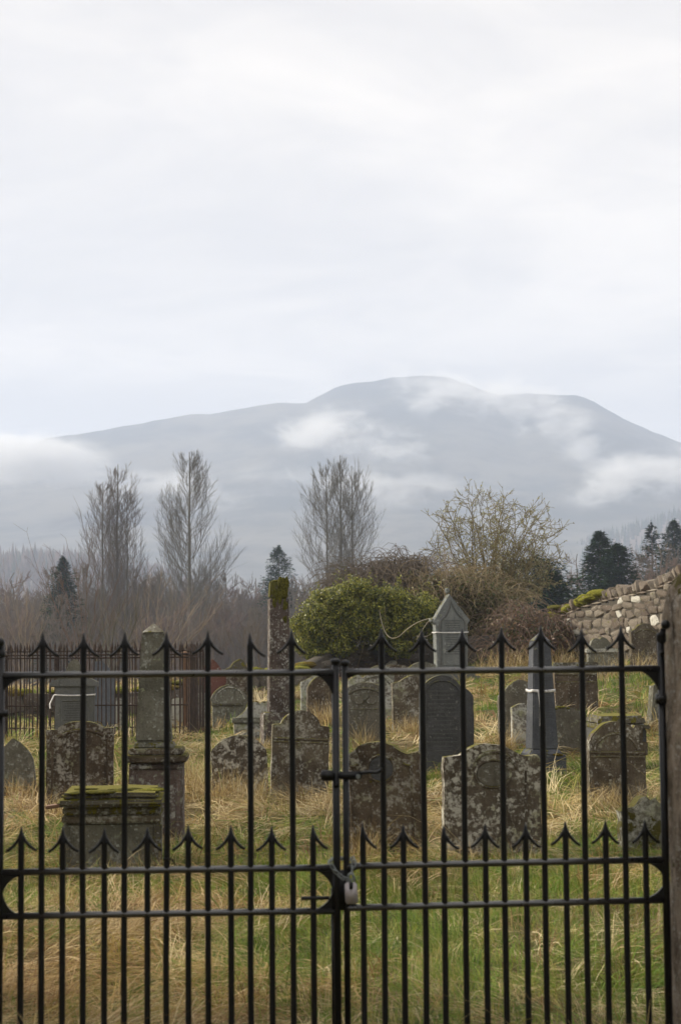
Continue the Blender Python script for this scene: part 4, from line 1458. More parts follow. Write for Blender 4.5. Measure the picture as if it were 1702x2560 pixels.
def leaf(name, label, hinge, meet, talls, tips, dogs, dtips, rails):
    hb = gp(hinge, 1689)
    root = empty(name, (hb.x, hb.y, 0.0), label, 'gate', 'gate leaves')
    for i, (rx0, ry0, rx1, ry1) in enumerate(rails):
        rod(root, 'rail', [gp(rx0, ry0), gp(rx1, ry1)], 0.0130, M_IRONW, 16)
    a, c = gp(hinge, 1689), gp(meet, 1689)
    gbox(root, 'bottom_rail', Vector((a.x, a.y, 0.1)), Vector((c.x, c.y, 0.1)), 0.03, 0.030, M_IRON, 0.006)
    for k, (x, ty) in enumerate(zip(talls, tips)):
        foot = gp(x, 1689)
        tip = gp(x, ty)
        b_ = rod(root, 'bar', [Vector((foot.x, foot.y, BOTTOM)), Vector((foot.x, foot.y, 0.5)) + gdir * RNG.uniform(-.003, .003), Vector((foot.x, foot.y, 1.0)) + gdir * RNG.uniform(-.003, .003), Vector((foot.x, foot.y, tip.z - 0.06))], 0.0120, M_IRON, 14, None, False)
        spear(root, b_, Vector((foot.x, foot.y, tip.z)), x not in NOLEFT, True, int(x))
        cr = gp(x, (rails[0][1] + rails[0][3]) / 2)
    for k, (x, ty) in enumerate(zip(dogs, dtips)):
        foot = gp(x, ty + 60)
        tip = gp(x, ty)
        b_ = rod(root, 'dog_bar', [Vector((foot.x, foot.y, BOTTOM)), Vector((foot.x, foot.y, tip.z - 0.06))], 0.0120, M_IRON, 14, None, False)
        spear(root, b_, Vector((foot.x, foot.y, tip.z)), x not in NOLEFT, True, int(x) + 7)
    return root


gl = leaf('gate_leaf', 'left leaf of the black wrought iron gate', 5, 838, TALL_L, TIP_L, DOG_L, DTIP_L,
          [(5, 1689, 836, 1681), (3, 2181, 836, 2169), (3, 2291, 836, 2277)])
grt = leaf('gate_leaf', 'right leaf of the black wrought iron gate', 1651, 862, TALL_R, TIP_R, DOG_R, DTIP_R,
           [(863, 1680, 1651, 1671), (866, 2166, 1655, 2149), (868, 2270, 1655, 2250)])
# stiles
for root, px_, top_, r_, nm in ((gl, 838, 1652, 0.0145, 'meeting_stile'), (grt, 862, 1656, 0.0125, 'meeting_stile')):
    f = gp(px_, 1689); tpt = gp(px_, top_)
    st = rod(root, nm, [Vector((f.x, f.y, 0.03)), Vector((f.x, f.y, tpt.z))], r_, M_IRON, 14)
    rod(root, 'stile_cap', [tpt - UP * 0.014, tpt - UP * 0.004, tpt + UP * 0.006, tpt + UP * 0.009], [r_ + 0.001, r_ + 0.0045, r_ + 0.004, r_ * 0.5], M_IRON, 14, parent=st)
for root, px_ in ((gl, 3), (grt, 1652)):
    f = gp(px_, 1689)
    rod(root, 'hinge_stile', [Vector((f.x, f.y, 0.03)), Vector((f.x, f.y, gp(px_, 1600).z))], 0.0150, M_IRON, 14)
# corner plates
gusset(gl, 2, 1697, 1, 1, (52, 52)); gusset(gl, 834, 1688, -1, 1, (46, 66))
gusset(grt, 862, 1687, 1, 1, (30, 22)); gusset(grt, 1652, 1678, -1, 1, (54, 76))
gusset(gl, 8, 2188, 1, 1, (50, 46)); gusset(gl, 8, 2286, 1, -1, (40, 52))
gusset(gl, 831, 2175, -1, 1, (48, 50)); gusset(gl, 832, 2274, -1, -1, (48, 50))
gusset(grt, 864, 2172, 1, 1, (36, 30)); gusset(grt, 866, 2266, 1, -1, (40, 34))
gusset(grt, 1663, 2156, -1, 1, (52, 52)); gusset(grt, 1664, 2247, -1, -1, (58, 52))
# fill plates between the D shaped ends and the meeting stile
gbox(gl, 'lock_plate', gp(830, 2225, 0.004), gp(868, 2225, 0.004), 0.155, 0.013, M_IRON, 0.003)
# latch: boxed catch on the left, strap and bolt on the right
gbox(gl, 'latch_box', gp(801, 1938, 0.02), gp(834, 1938, 0.02), 0.040, 0.03, M_IRON, 0.005)
gbox(gl, 'latch_bracket', gp(832, 1962, 0.008), gp(846, 1962, 0.008), 0.02, 0.03, M_IRON, 0.005)
gbox(grt, 'latch_strap', gp(846, 1938, 0.022), gp(902, 1937, 0.022), 0.032, 0.010, M_IRON, 0.004)
rod(grt, 'latch_handle', [gp(900, 1932, 0.026), gp(920, 1929, 0.030), gp(938, 1930, 0.034), gp(950, 1924, 0.036), gp(956, 1908, 0.034)], [0.008, 0.007, 0.0065, 0.0065, 0.006], M_IRON, 10)
rod(grt, 'latch_bolt', [gp(893, 1940, 0.024), gp(893, 1940, 0.040)], [0.010, 0.008], M_STEEL, 10)
rod(gl, 'drop_bolt_handle', [gp(752, 2245, 0.01), gp(822, 2244, 0.01)], 0.0075, M_IRON, 10)
f = gp(834, 2235, -0.022)
rod(gl, 'drop_bolt', [Vector((f.x, f.y, 0.0)), Vector((f.x, f.y, f.z + 0.02))], 0.009, M_IRON, 10)
# hinges
def knob(root, name, p, r, mat=None):
    bm = bmesh.new(); bmesh.ops.create_uvsphere(bm, u_segments=16, v_segments=10, radius=r)
    for v_ in bm.verts:
        v_.co += p - root.location
    return link(name, bm_mesh(name, bm, True), mat or M_IRON, root)


hb = gp(1652, 1600)
knob(grt, 'ball_finial', gp(1657, 1562, 0.03), 0.019)
rod(grt, 'hinge_collar', [gp(1652, 1610), gp(1652, 1602), gp(1652, 1588), gp(1653, 1575, 0.02)], [0.012, 0.020, 0.020, 0.012], M_IRON, 14)
knob(grt, 'hinge_bolt', gp(1650, 1632, 0.02), 0.010)
knob(grt, 'hinge_bolt', gp(1650, 1746, 0.024), 0.018)
rod(grt, 'hinge_eye', [gp(1651, 1760), gp(1651, 1735)], 0.022, M_IRON, 14)
knob(gl, 'ball_finial', gp(2, 1605, 0.02), 0.018)
rod(gl, 'hinge_collar', [gp(3, 1648), gp(3, 1640), gp(3, 1630), gp(3, 1622)], [0.012, 0.018, 0.018, 0.012], M_IRON, 14)
rod(gl, 'hinge_bolt', [gp(-8, 1786, 0.02), gp(10, 1783, 0.03), gp(24, 1782, 0.03)], [0.016, 0.014, 0.012], M_IRON, 12)
# scrap of wire on a bar
w_ = empty('wire_scrap', gp(417, 2148, 0.012), 'scrap of dark wire twisted round a bar of the left gate leaf', 'wire')
S = Segs()
S.path([(-0.012, 0.0, 0.002), (0.0, -0.006, 0.004), (0.012, 0.0, 0.003), (0.022, 0.0, -0.001), (0.032, 0.0, -0.018), (0.036, 0, -0.022)], 0.004, 0.002)
link('strand', smooth_mesh(S.mesh('strand', 5)), M_IRON, w_)


# chain of welded links and padlock
def link_mesh():
    bm = bmesh.new()
    n, m_ = 16, 6
    rings = []
    for i in range(n):
        a = 2 * math.pi * i / n
        cx_, cz_ = 0.0075 * math.cos(a), 0.0075 * math.sin(a) + (0.009 if math.sin(a) >= 0 else -0.009)
        rg = []
        for k in range(m_):
            q = 2 * math.pi * k / m_
            rr = 0.0027
            rg.append(bm.verts.new((cx_ + rr * math.cos(q) * math.cos(a), rr * math.sin(q), cz_ + rr * math.cos(q) * math.sin(a))))
        rings.append(rg)
    for i in range(n):
        for k in range(m_):
            bm.faces.new((rings[i][k], rings[(i + 1) % n][k], rings[(i + 1) % n][(k + 1) % m_], rings[i][(k + 1) % m_]))
    me = bm_mesh('chain_link', bm, True)
    me.materials.append(M_STEEL)
    return me


LK = link_mesh()
ch = empty('chain', gp(850, 2165, 0.03), 'galvanised steel chain looped round the two meeting stiles', 'chain')
path = [gp(872, 2197, 0.036), gp(852, 2190, 0.036), gp(838, 2178, 0.036), gp(829, 2165, 0.034), gp(823, 2155, 0.026), gp(828, 2149, 0.0), gp(845, 2149, -0.03), gp(866, 2148, -0.024), gp(881, 2148, 0.012), gp(882, 2156, 0.03), gp(878, 2172, 0.034), gp(873, 2196, 0.038)]
cum = [0.0]
for i in range(len(path) - 1):
    cum.append(cum[-1] + (path[i + 1] - path[i]).length)
nl = int(cum[-1] / 0.0235)
for i in range(nl):
    sgl = (i + 0.5) * cum[-1] / nl
    j = max(0, min(len(path) - 2, int(np.searchsorted(cum, sgl)) - 1))
    f = (sgl - cum[j]) / (cum[j + 1] - cum[j])
    p = path[j].lerp(path[j + 1], f)
    t_ = (path[j + 1] - path[j]).normalized()
    o = bpy.data.objects.new('link', LK); COL.objects.link(o); o.parent = ch
    q = t_.to_track_quat('Z', 'Y') @ Matrix.Rotation(R(45 + 90 * (i % 2)), 4, 'Z').to_quaternion()
    o.rotation_mode = 'QUATERNION'; o.rotation_quaternion = q
    o.location = p - ch.location

pl = empty('padlock', gp(876, 2255, 0.045), 'pale grey padlock hanging on the gate chain', 'padlock')
V = []
w0, w1, hh, dp = 0.0225, 0.0245, 0.082, 0.014
bm = bmesh.new(); bmesh.ops.create_cube(bm, size=1.0)
for v_ in bm.verts:
    w_ = w1 if v_.co.z < 0 else w0
    v_.co = gdir * (v_.co.x * 2 * w_ + 0.004 * (-1 if v_.co.z > 0 else 0)) + UP * ((v_.co.z + 0.5) * hh) + gnor * (v_.co.y * 2 * dp)
bmesh.ops.recalc_face_normals(bm, faces=bm.faces)
bmesh.ops.bevel(bm, geom=list(bm.edges), offset=0.006, segments=3, affect='EDGES')
link('body', bm_mesh('body', bm, True), M_PADLOCK, pl)
sp = [gdir * a + UP * c + gnor * 0.0 for a, c in ((-0.018, 0.07), (-0.018, 0.098), (-0.013, 0.110), (-0.004, 0.115), (0.006, 0.110), (0.011, 0.098), (0.011, 0.07))]
rod(pl, 'shackle', [p + pl.location for p in sp], 0.0042, M_STEEL, 10)
rod(pl, 'keeper', [pl.location + gdir * -0.004 + UP * 0.058 + gnor * 0.0145, pl.location + gdir * -0.004 + UP * 0.084 + gnor * 0.0165], [0.0075, 0.0085], M_IRON, 10)


# gateposts: rough upright stones
def gatepost(label, x0, x1, y0, y1, top, seed, lean=0.0):
    root = empty('gatepost', ((x0 + x1) / 2, (y0 + y1) / 2, 0), label, 'gatepost', 'stone gateposts', ry=lean)
    bm = bmesh.new()
    nx_, ny_, nz_ = 9, 9, 44
    w, d_ = x1 - x0, y1 - y0

    def sq(a):
        # rounded square section
        c, s_ = math.cos(a), math.sin(a)
        k = (abs(c) ** 5 + abs(s_) ** 5) ** (-0.2)
        return c * k, s_ * k
    rings = []
    n = 56
    for i in range(nz_ + 1):
        z = -0.3 + (top + 0.3) * i / nz_
        f = 1.0 if i < nz_ - 4 else [1.0, 0.96, 0.88, 0.72, 0.40][i - (nz_ - 4)]
        rg = []
        for k in range(n):
            a = 2 * math.pi * k / n
            u, v2 = sq(a)
            p = Vector((u * w / 2 * f, v2 * d_ / 2 * f, z))
            big = mnoise.noise_vector(Vector((p.x * 3 + seed, p.y * 3, z * 1.6)))
            sm = mnoise.noise_vector(Vector((p.x * 14 + seed, p.y * 14, z * 6)))
            fl = mnoise.noise(Vector((p.x * 30 + seed, p.y * 30, z * 2.2)))
            p += Vector((big.x * 0.035 + sm.x * 0.016, big.y * 0.035 + sm.y * 0.016, sm.z * 0.01)) + Vector((u, v2, 0)) * (fl * 0.010)
            rg.append(bm.verts.new(p))
        rings.append(rg)
    for i in range(nz_):
        for k in range(n):
            bm.faces.new((rings[i][k], rings[i][(k + 1) % n], rings[i + 1][(k + 1) % n], rings[i + 1][k]))
    bm.faces.new(rings[-1])
    link('shaft', bm_mesh('shaft', bm, True), M_POST, root)
    return root


gpR = gatepost('rough brown stone gatepost with mossy top at the right edge', 1.305, 1.75, 6.80, 7.22, 2.02, 3.0)
gpL = gatepost('rough stone gatepost just showing at the left edge', -1.80, -1.385, 6.52, 6.93, 1.60, 9.0)


# ------------------------------------------------------------------ trees
def bez(p0, p1, p2, n):
    out = []
    for i in range(n + 1):
        f = i / n
        out.append(p0 * ((1 - f) ** 2) + p1 * (2 * f * (1 - f)) + p2 * (f * f))
    return out


def rnd_dir(rng):
    return Vector((rng.gauss(0, 1), rng.gauss(0, 1), rng.gauss(0, 1))).normalized()


def upright_tree(h, half, seed, leaders=1, nprim=70, nsec=8, nter=5, low=0.14, ang=0.9, twig=0.022, trunk=0.24, shape=None):
    """bare tree with upswept limbs; returns (trunk mesh, twigs mesh)"""
    rng = random.Random(seed)
    T, C = Segs(), Segs()
    shape = shape or [(0.0, 0.25), (0.12, 0.75), (0.35, 1.0), (0.6, 0.66), (0.82, 0.42), (1.0, 0.05)]
    sx = [a for a, _ in shape]; sy = [c for _, c in shape]
    stems = []
    for l in range(leaders):
        off = 0 if leaders == 1 else (l / (leaders - 1) - 0.5) * half * 0.8 + rng.uniform(-.1, .1) * half
        hh = h * (1.0 if l == leaders // 2 else rng.uniform(0.82, 0.97))
        pts = []
        for i in range(15):
            f = i / 14
            sp_ = min(1.0, f * 3.0) if leaders > 1 else 0
            pts.append(Vector((off * sp_ + rng.uniform(-.06, .06) * f, rng.uniform(-.2, .2) * f + (rng.uniform(-.5, .5) * half * .3 if leaders > 1 else 0) * sp_ * 0.3, hh * f)))
        tr = trunk if l == leaders // 2 else trunk * 0.75
        for i in range(14):
            T.add(pts[i], pts[i + 1], tr * (1 - 0.93 * i / 14) + 0.02, tr * (1 - 0.93 * (i + 1) / 14) + 0.02)
        stems.append((pts, hh, tr, off))
    for i in range(nprim):
        pts, hh, tr, off = stems[i % leaders]
        f = low + (0.95 - low) * (((i // leaders) + rng.random()) / (nprim / leaders))
        k = min(13, int(f * 14)); p0 = pts[k].lerp(pts[k + 1], f * 14 - k)
        reach = half * float(np.interp(f, sx, sy)) * rng.uniform(0.7, 1.08) * (1.0 if leaders == 1 else 0.85)
        az = rng.uniform(0, 2 * math.pi)
        out = Vector((math.cos(az), math.sin(az), 0))
        rise = reach * ang * rng.uniform(1.0, 1.6) + h * 0.035
        zmax = (hh if leaders > 1 else h) * (1.01 - 0.16 * min(1.2, reach / max(half, .1)) * rng.uniform(0.5, 1.5))
        rise = max(min(rise, zmax - p0.z), h * 0.012)
        if p0.z + rise > zmax:
            reach *= 0.5
        p2 = p0 + out * reach + UP * rise
        p1 = p0 + out * (reach * 0.62) + UP * (rise * 0.30)
        br = bez(p0, p1, p2, 6)
        br = [br[0]] + [p + rnd_dir(rng) * (0.035 * (p2 - p0).length) for p in br[1:]]
        r0 = max(tr * 0.24 * (1 - f) + 0.012, twig * 1.2)
        C.path(br, r0, twig * 0.9)
        L = (p2 - p0).length
        for j in range(nsec):
            g = 0.18 + 0.8 * (j + rng.random()) / nsec
            q = min(5, int(g * 6)); b0 = br[q].lerp(br[q + 1], g * 6 - q)
            tg = (br[q + 1] - br[q]).normalized()
            sd = rnd_dir(rng); sd = (sd - tg * sd.dot(tg)).normalized()
            l2 = L * (0.42 - 0.22 * g) * rng.uniform(0.6, 1.2) + 0.2 * (1 - 0.6 * f)
            d2 = (tg * 0.8 + sd * 0.62 + UP * 0.42).normalized()
            e2 = b0 + d2 * l2 + UP * (l2 * 0.15)
            s2 = bez(b0, b0 + d2 * (l2 * .5), e2, 3)
            C.path(s2, twig * 0.95, twig * 0.6)
            for m_ in range(nter):
                g2 = 0.25 + 0.75 * (m_ + rng.random()) / nter
                q2 = min(2, int(g2 * 3)); c0 = s2[q2].lerp(s2[q2 + 1], g2 * 3 - q2)
                sd = rnd_dir(rng)
                d3 = (d2 * 0.8 + sd * 0.5 + UP * 0.4).normalized()
                l3 = l2 * rng.uniform(0.25, 0.5) + 0.12
                C.add(c0, c0 + d3 * l3, twig * 0.6, twig * 0.35)
    return T.mesh('trunk', 7), C.mesh('twigs', 3)


def place_tree(name, label, meshes, mats, px_, base_z, d, scale=1.0, rz=0.0, cat='tree', group='bare trees', squash=1.0):
    q = P(px_, 1600, d)
    root = empty(name, (q.x, d, base_z), label, cat, group, rz)
    root.scale = (scale * squash, scale * squash, scale)
    t_ = link('trunk', meshes[0], mats[0], root)
    c_ = link('crown', meshes[1], mats[1], root)
    return root


def top_h(px_, py_, d, base):
    return P(px_, py_, d).z - base


BASE = -4.0
# the three tall bare trees
h = top_h(285, 1160, 200, BASE)
tm = upright_tree(h, 3.3, 21, 3, 190, 11, 6, 0.12, 1.3, 0.0145, 0.26, [(0, 0.5), (0.2, 1.0), (0.5, 1.0), (0.8, 0.75), (1.0, 0.1)])
place_tree('bare_poplar', 'tall bare tree with several upright stems, leftmost of the three tall trees', tm, (M_BARKG, M_BARKB), 290, BASE, 200, group='tall bare trees')
h = top_h(470, 1130, 195, BASE)
tm = upright_tree(h, 5.0, 22, 1, 100, 12, 6, 0.15, 0.95, 0.0145, 0.34, [(0.0, 0.4), (0.12, 0.95), (0.32, 1.0), (0.55, 0.74), (0.8, 0.46), (1.0, 0.1)])
place_tree('bare_poplar', 'tallest bare tree with one straight trunk and fanning limbs, middle of the three tall trees', tm, (M_BARKG, M_BARKG), 474, BASE, 195, group='tall bare trees')
h = top_h(850, 1138, 185, BASE)
tm = upright_tree(h, 3.9, 23, 3, 170, 11, 6, 0.14, 1.15, 0.0145, 0.25, [(0, 0.5), (0.15, 0.9), (0.35, 1.1), (0.6, 0.9), (0.85, 0.6), (1.0, 0.1)])
place_tree('bare_poplar', 'tall bare multi-stemmed tree behind the ivy bush, rightmost of the three tall trees', tm, (M_BARKG, M_BARKG), 848, BASE, 185, group='tall bare trees')
# thinner companions beside the tall trees
vs1 = [upright_tree(11, 2.2, 31 + k, 1 + k % 2, 34, 6, 4, 0.2, 1.1, 0.026, 0.16) for k in range(3)]
vs2 = [upright_tree(10, 3.4, 41 + k, 2 + k % 2, 34, 8, 5, 0.1, 0.75, 0.024, 0.18, [(0, .5), (.2, .9), (.5, 1.0), (.8, .8), (1, .3)]) for k in range(4)]
rng = random.Random(77)
for px_, d, hh_ in ((345, 205, 15.5), (378, 198, 13.0), (400, 210, 15.0), (240, 205, 12.5), (560, 215, 11.5), (230, 190, 11)):
    k = rng.randrange(3)
    place_tree('bare_tree', 'slender bare tree standing among the tall bare trees at left', vs1[k], (M_BARKG, M_BARKB), px_, BASE, d, hh_ / 11, rng.uniform(0, 6), group='slender bare trees')
# the woodland: rows of leafless trees behind the graveyard
n_w = 0
for row, (d, n, h0, h1) in enumerate(((185, 26, 8.0, 11.0), (220, 30, 10.5, 13.5), (255, 32, 12.5, 16.0), (270, 30, 13.5, 17.5))):
    for i in range(n):
        px_ = -80 + (1010 + 60) * (i + rng.random()) / n
        dd = d + rng.uniform(-10, 10)
        v_ = rng.choice(vs2 if rng.random() < 0.8 else vs1)
        mt = rng.choice((M_BARKB, M_BARKB, M_BARKG, M_BARKR))
        hh_ = rng.uniform(h0, h1)
        root = place_tree('woodland_tree', 'leafless grey brown tree in the woodland behind the graveyard', (v_[0].copy(), v_[1].copy()) if False else v_, (M_BARKB, mt), px_, BASE, dd, hh_ / 10, rng.uniform(0, 6), group='woodland trees')
# bare trees at right, behind the wall
for px_, py_, d, lab in ((1440, 1385, 150, 'pale bare tree between the hazel bush and the two dark conifers'), (1640, 1385, 150, 'bare tree above the rubble wall, below the pine at right'), (1690, 1360, 160, 'bare tree beyond the wall at the right edge'), (1600, 1405, 160, 'low bare tree right of the two dark conifers')):
    b_ = 0.5
    place_tree('bare_tree', lab, vs2[rng.randrange(4)], (M_BARKG, M_BARKG), px_, b_, d, top_h(px_, py_, d, b_) / 10, rng.uniform(0, 6), group='bare trees at right')
for px_, d in ((1490, 175), (1560, 170), (1580, 190), (1620, 180), (1720, 175), (1380, 185), (1420, 190), (1330, 190)):
    place_tree('woodland_tree', 'leafless tree in the thin wood beyond the right wall', vs2[rng.randrange(4)], (M_BARKB, M_BARKB), px_, 0, d, rng.uniform(0.65, 0.85), rng.uniform(0, 6), group='woodland trees at right')


# conifers
def conifer(h, half, seed, n=2600, narrow=0.9, gap=0.0, cols=((0.016, 0.036, 0.014), (0.028, 0.052, 0.018), (0.010, 0.024, 0.011)), tuft=0.42, top=0.02):
    rng = random.Random(seed)
    T = Segs(); T.add((0, 0, 0), (0, 0, h * 0.97), h * 0.018 + .03, 0.02)
    V, Fc, C = [], [], []
    nb = max(60, n // 26)
    for i in range(nb):
        f = ((i + rng.random()) / nb) ** 0.62
        if gap and rng.random() < gap * 0.4:
            continue
        az = rng.uniform(0, 6.283)
        rad = half * ((1 - f) ** narrow + top) * rng.uniform(0.5, 0.98) * (0.9 + 0.25 * mnoise.noise(Vector((math.cos(az) * 1.2, math.sin(az) * 1.2, f * 5 + seed))))
        droop = rng.uniform(-0.05, 0.30)
        c = cols[rng.randrange(3)]; sb = rng.uniform(0.7, 1.35)
        for j in range(26):
            g = rng.random() ** 0.6
            az2 = az + rng.gauss(0, 0.16 + 0.10 * (1 - g))
            rr = rad * g
            z = h * (0.03 + 0.97 * f) - rr * droop + 0.25 * rr * g * 0.5
            p = Vector((rr * math.cos(az2), rr * math.sin(az2), z + rng.gauss(0, 0.07) * half * 0.35))
            o = Vector((math.cos(az2), math.sin(az2), rng.uniform(-0.4, 0.35))).normalized()
            sd = (o.cross(UP).normalized() + UP * rng.uniform(-.5, .5)).normalized()
            L = tuft * rng.uniform(0.5, 1.3) * (0.45 + 0.55 * (1 - f)); W = L * rng.uniform(0.22, 0.4)
            b0 = len(V)
            V += [p - o * L * .4, p + sd * W, p + o * L * .9, p - sd * W]
            Fc.append((b0, b0 + 1, b0 + 2, b0 + 3))
            s_ = sb * rng.uniform(0.8, 1.25)
            C += [tuple(x * s_ for x in c)] * 4
    cr = mesh_np('foliage', [tuple(v_) for v_ in V], Fc, np.array(C))
    return T.mesh('trunk', 6), cr


for k, (px_, topy, halfpx, d, b_, n, nar, gap, tf, lab) in enumerate((
        (698, 1368, 34, 225, -4, 3600, 0.62, 0, .55, 'dark green conifer with a rounded crown left of the column top'),
        (158, 1394, 33, 190, -4, 3600, 0.75, 0, .5, 'dark conical conifer among the bare trees at far left'),
        (1503, 1332, 36, 140, 0.5, 4600, 0.62, 0, .42, 'tall dark conifer behind the rubble wall, left of the close pair'),
        (1548, 1362, 36, 138, 0.5, 4600, 0.55, 0, .42, 'dark rounded conifer behind the rubble wall, right of the close pair'),
        (1634, 1308, 30, 210, 0.5, 1500, 0.8, 0.7, .7, 'airy pine with tiered branches above the rubble wall at right'),
        (1690, 1304, 38, 205, 0.5, 3600, 0.7, 0, .6, 'dark conifer cut off by the right edge of the photo'),
        (1340, 1396, 62, 120, 0.3, 4200, 0.40, 0, .42, 'rounded dark evergreen behind the hazel bush'),
        (1378, 1430, 36, 110, 0.3, 3000, 0.5, 0, .38, 'small dark evergreen right of the rounded evergreen'))):
    h = top_h(px_, topy, d, b_)
    cm = conifer(h, halfpx * d / FPX * 3.7, 50 + k, int(n * 3.0), nar * 0.85, gap, tuft=tf * 1.0)
    place_tree('conifer', lab, cm, (M_BARKB, M_NEEDLE), px_, b_, d, group='conifers')


# ------------------------------------------------------------------ shrubs, ivy and brambles at the back wall
def leaves_mesh(name, pts, size, cols, rng, droop=0.3, nrm=None):
    n = len(pts)
    P0 = np.array(pts, float)
    rs = np.random.RandomState(rng.randrange(1 << 30))
    a = rs.normal(size=(n, 3))
    if nrm is not None:
        a = a * 0.55 + np.array(nrm) * 0.9
    a[:, 2] = a[:, 2] * 0.7 + droop
    a /= np.linalg.norm(a, axis=1, keepdims=True)
    r = rs.normal(size=(n, 3))
    u = np.cross(a, r); u /= np.linalg.norm(u, axis=1, keepdims=True)
    w = np.cross(a, u)
    sz = size * rs.uniform(0.6, 1.4, (n, 1))
    v = np.stack([P0 - u * sz * .5, P0 + w * sz * .27, P0 + u * sz * .7, P0 - w * sz * .27], 1).reshape(-1, 3)
    f = np.arange(n * 4).reshape(n, 4)
    ci = rs.randint(0, len(cols), n)
    c = np.array(cols)[ci] * rs.uniform(0.7, 1.35, (n, 1))
    return mesh_np(name, v, f, np.repeat(c, 4, 0))


def lobes_points(lobes, n, rng, shell=0.55):
    pts, nr = [], []
    wts = [l[3] * l[5] for l in lobes]
    for i in range(n):
        l = rng.choices(lobes, wts)[0]
        d = rnd_dir(rng)
        k = (1 - shell * rng.random() ** 2.0) * (1 + 0.34 * mnoise.noise(d * 2.6 + Vector((l[0], l[2], 0))) + 0.14 * mnoise.noise(d * 7.0 + Vector((l[2], l[0], 0))))
        pts.append((l[0] + d.x * l[3] * k, l[1] + d.y * l[4] * k, l[2] + d.z * l[5] * k))
        nr.append(tuple(d))
    return pts, nr


# ivy bush
rng = random.Random(101)
D_ = 45.0
base = P(870, 1690, D_)
root = empty('ivy_bush', (base.x, D_, gz(base.x, D_)), 'dense glossy green ivy bush hanging over the back wall', 'bush')
sI = D_ / FPX


def lob(px_, py_, hw, hh_, d=D_, dep=0.8):
    q = P(px_, py_, d)
    return (q.x - root.location.x, d - root.location.y, q.z - root.location.z, hw * d / FPX, dep, hh_ * d / FPX)


LB = [lob(775, 1575, 42, 48), lob(810, 1530, 55, 45), lob(860, 1500, 60, 40), lob(835, 1570, 75, 55, dep=.7), lob(900, 1545, 80, 60), lob(950, 1510, 65, 40), lob(960, 1570, 60, 45), lob(1010, 1540, 50, 50), lob(760, 1612, 28, 28), lob(742, 1560, 18, 22), lob(800, 1490, 24, 16), lob(880, 1468, 26, 18), lob(925, 1482, 30, 16), lob(985, 1490, 34, 22), lob(1030, 1570, 36, 34), lob(790, 1630, 34, 24), lob(850, 1620, 40, 26), lob(905, 1470, 20, 22), lob(1060, 1520, 40, 34), lob(1100, 1580, 34, 40), lob(1000, 1620, 40, 24)]
pts, nr = lobes_points(LB, 85000, rng)
for k in range(150):
    l = rng.choice(LB); d_ = rnd_dir(rng); d_.z = abs(d_.z); d_.y = -abs(d_.y)
    p = Vector(l[:3]) + Vector((d_.x * l[3], d_.y * l[4], d_.z * l[5])) * 0.9
    ln_ = rng.uniform(0.15, 0.5)
    for j in range(14):
        pts.append(tuple(p + d_ * (ln_ * j / 14) + rnd_dir(rng) * 0.05)); nr.append(tuple(d_))
lm_ = leaves_mesh('foliage', pts, 0.055, [(0.20, 0.205, 0.028), (0.13, 0.15, 0.024), (0.27, 0.265, 0.04), (0.07, 0.09, 0.016), (0.22, 0.20, 0.04), (0.05, 0.06, 0.014)], rng, 0.15, nr)
link('foliage', lm_, M_LEAF, root)
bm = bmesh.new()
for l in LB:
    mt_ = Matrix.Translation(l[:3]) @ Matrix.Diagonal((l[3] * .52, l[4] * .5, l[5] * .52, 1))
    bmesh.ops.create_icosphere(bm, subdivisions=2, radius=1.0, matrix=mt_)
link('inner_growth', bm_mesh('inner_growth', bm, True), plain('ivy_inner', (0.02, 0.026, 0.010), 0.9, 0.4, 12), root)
S = Segs()
for k in range(26):
    a = Vector(rng.choice(pts)); e = a + Vector((rng.uniform(-.3, .3), -0.25, -rng.uniform(0.3, 0.9)))
    S.path(bez(a, a + Vector((0, -0.3, 0.05)), e, 4), 0.010, 0.004)
link('trailing_stems', S.mesh('trailing_stems', 3), M_TWIGY, root)['kind'] = 'stuff'

# bare vine loop hanging beside the ivy
q0, q1, q2 = P(952, 1535, 43.6), P(985, 1665, 43.4), P(1080, 1560, 43.2)
vroot = empty('hanging_vine', q1, 'pale bare vine hanging in a loop between the ivy and the gothic monument', 'vine')
S = Segs()
S.path([p - q1 for p in bez(P(948, 1525, 44.3), P(962, 1628, 43.6), P(1008, 1582, 43.4), 9)], 0.010, 0.009)
S.path([p - q1 for p in bez(P(1008, 1582, 43.4), P(1040, 1550, 43.3), P(1082, 1545, 43.2), 6)], 0.014, 0.010)
S.path([p - q1 for p in bez(P(1075, 1548, 43.2), P(1062, 1562, 43.2), P(1040, 1600, 43.2), 4)], 0.010, 0.006)
S.path([p - q1 for p in bez(P(1040, 1590, 43.3), P(1070, 1600, 43.2), P(1084, 1575, 43.2), 4)], 0.010, 0.006)
link('stem', smooth_mesh(S.mesh('stem', 5)), M_VINE, vroot)


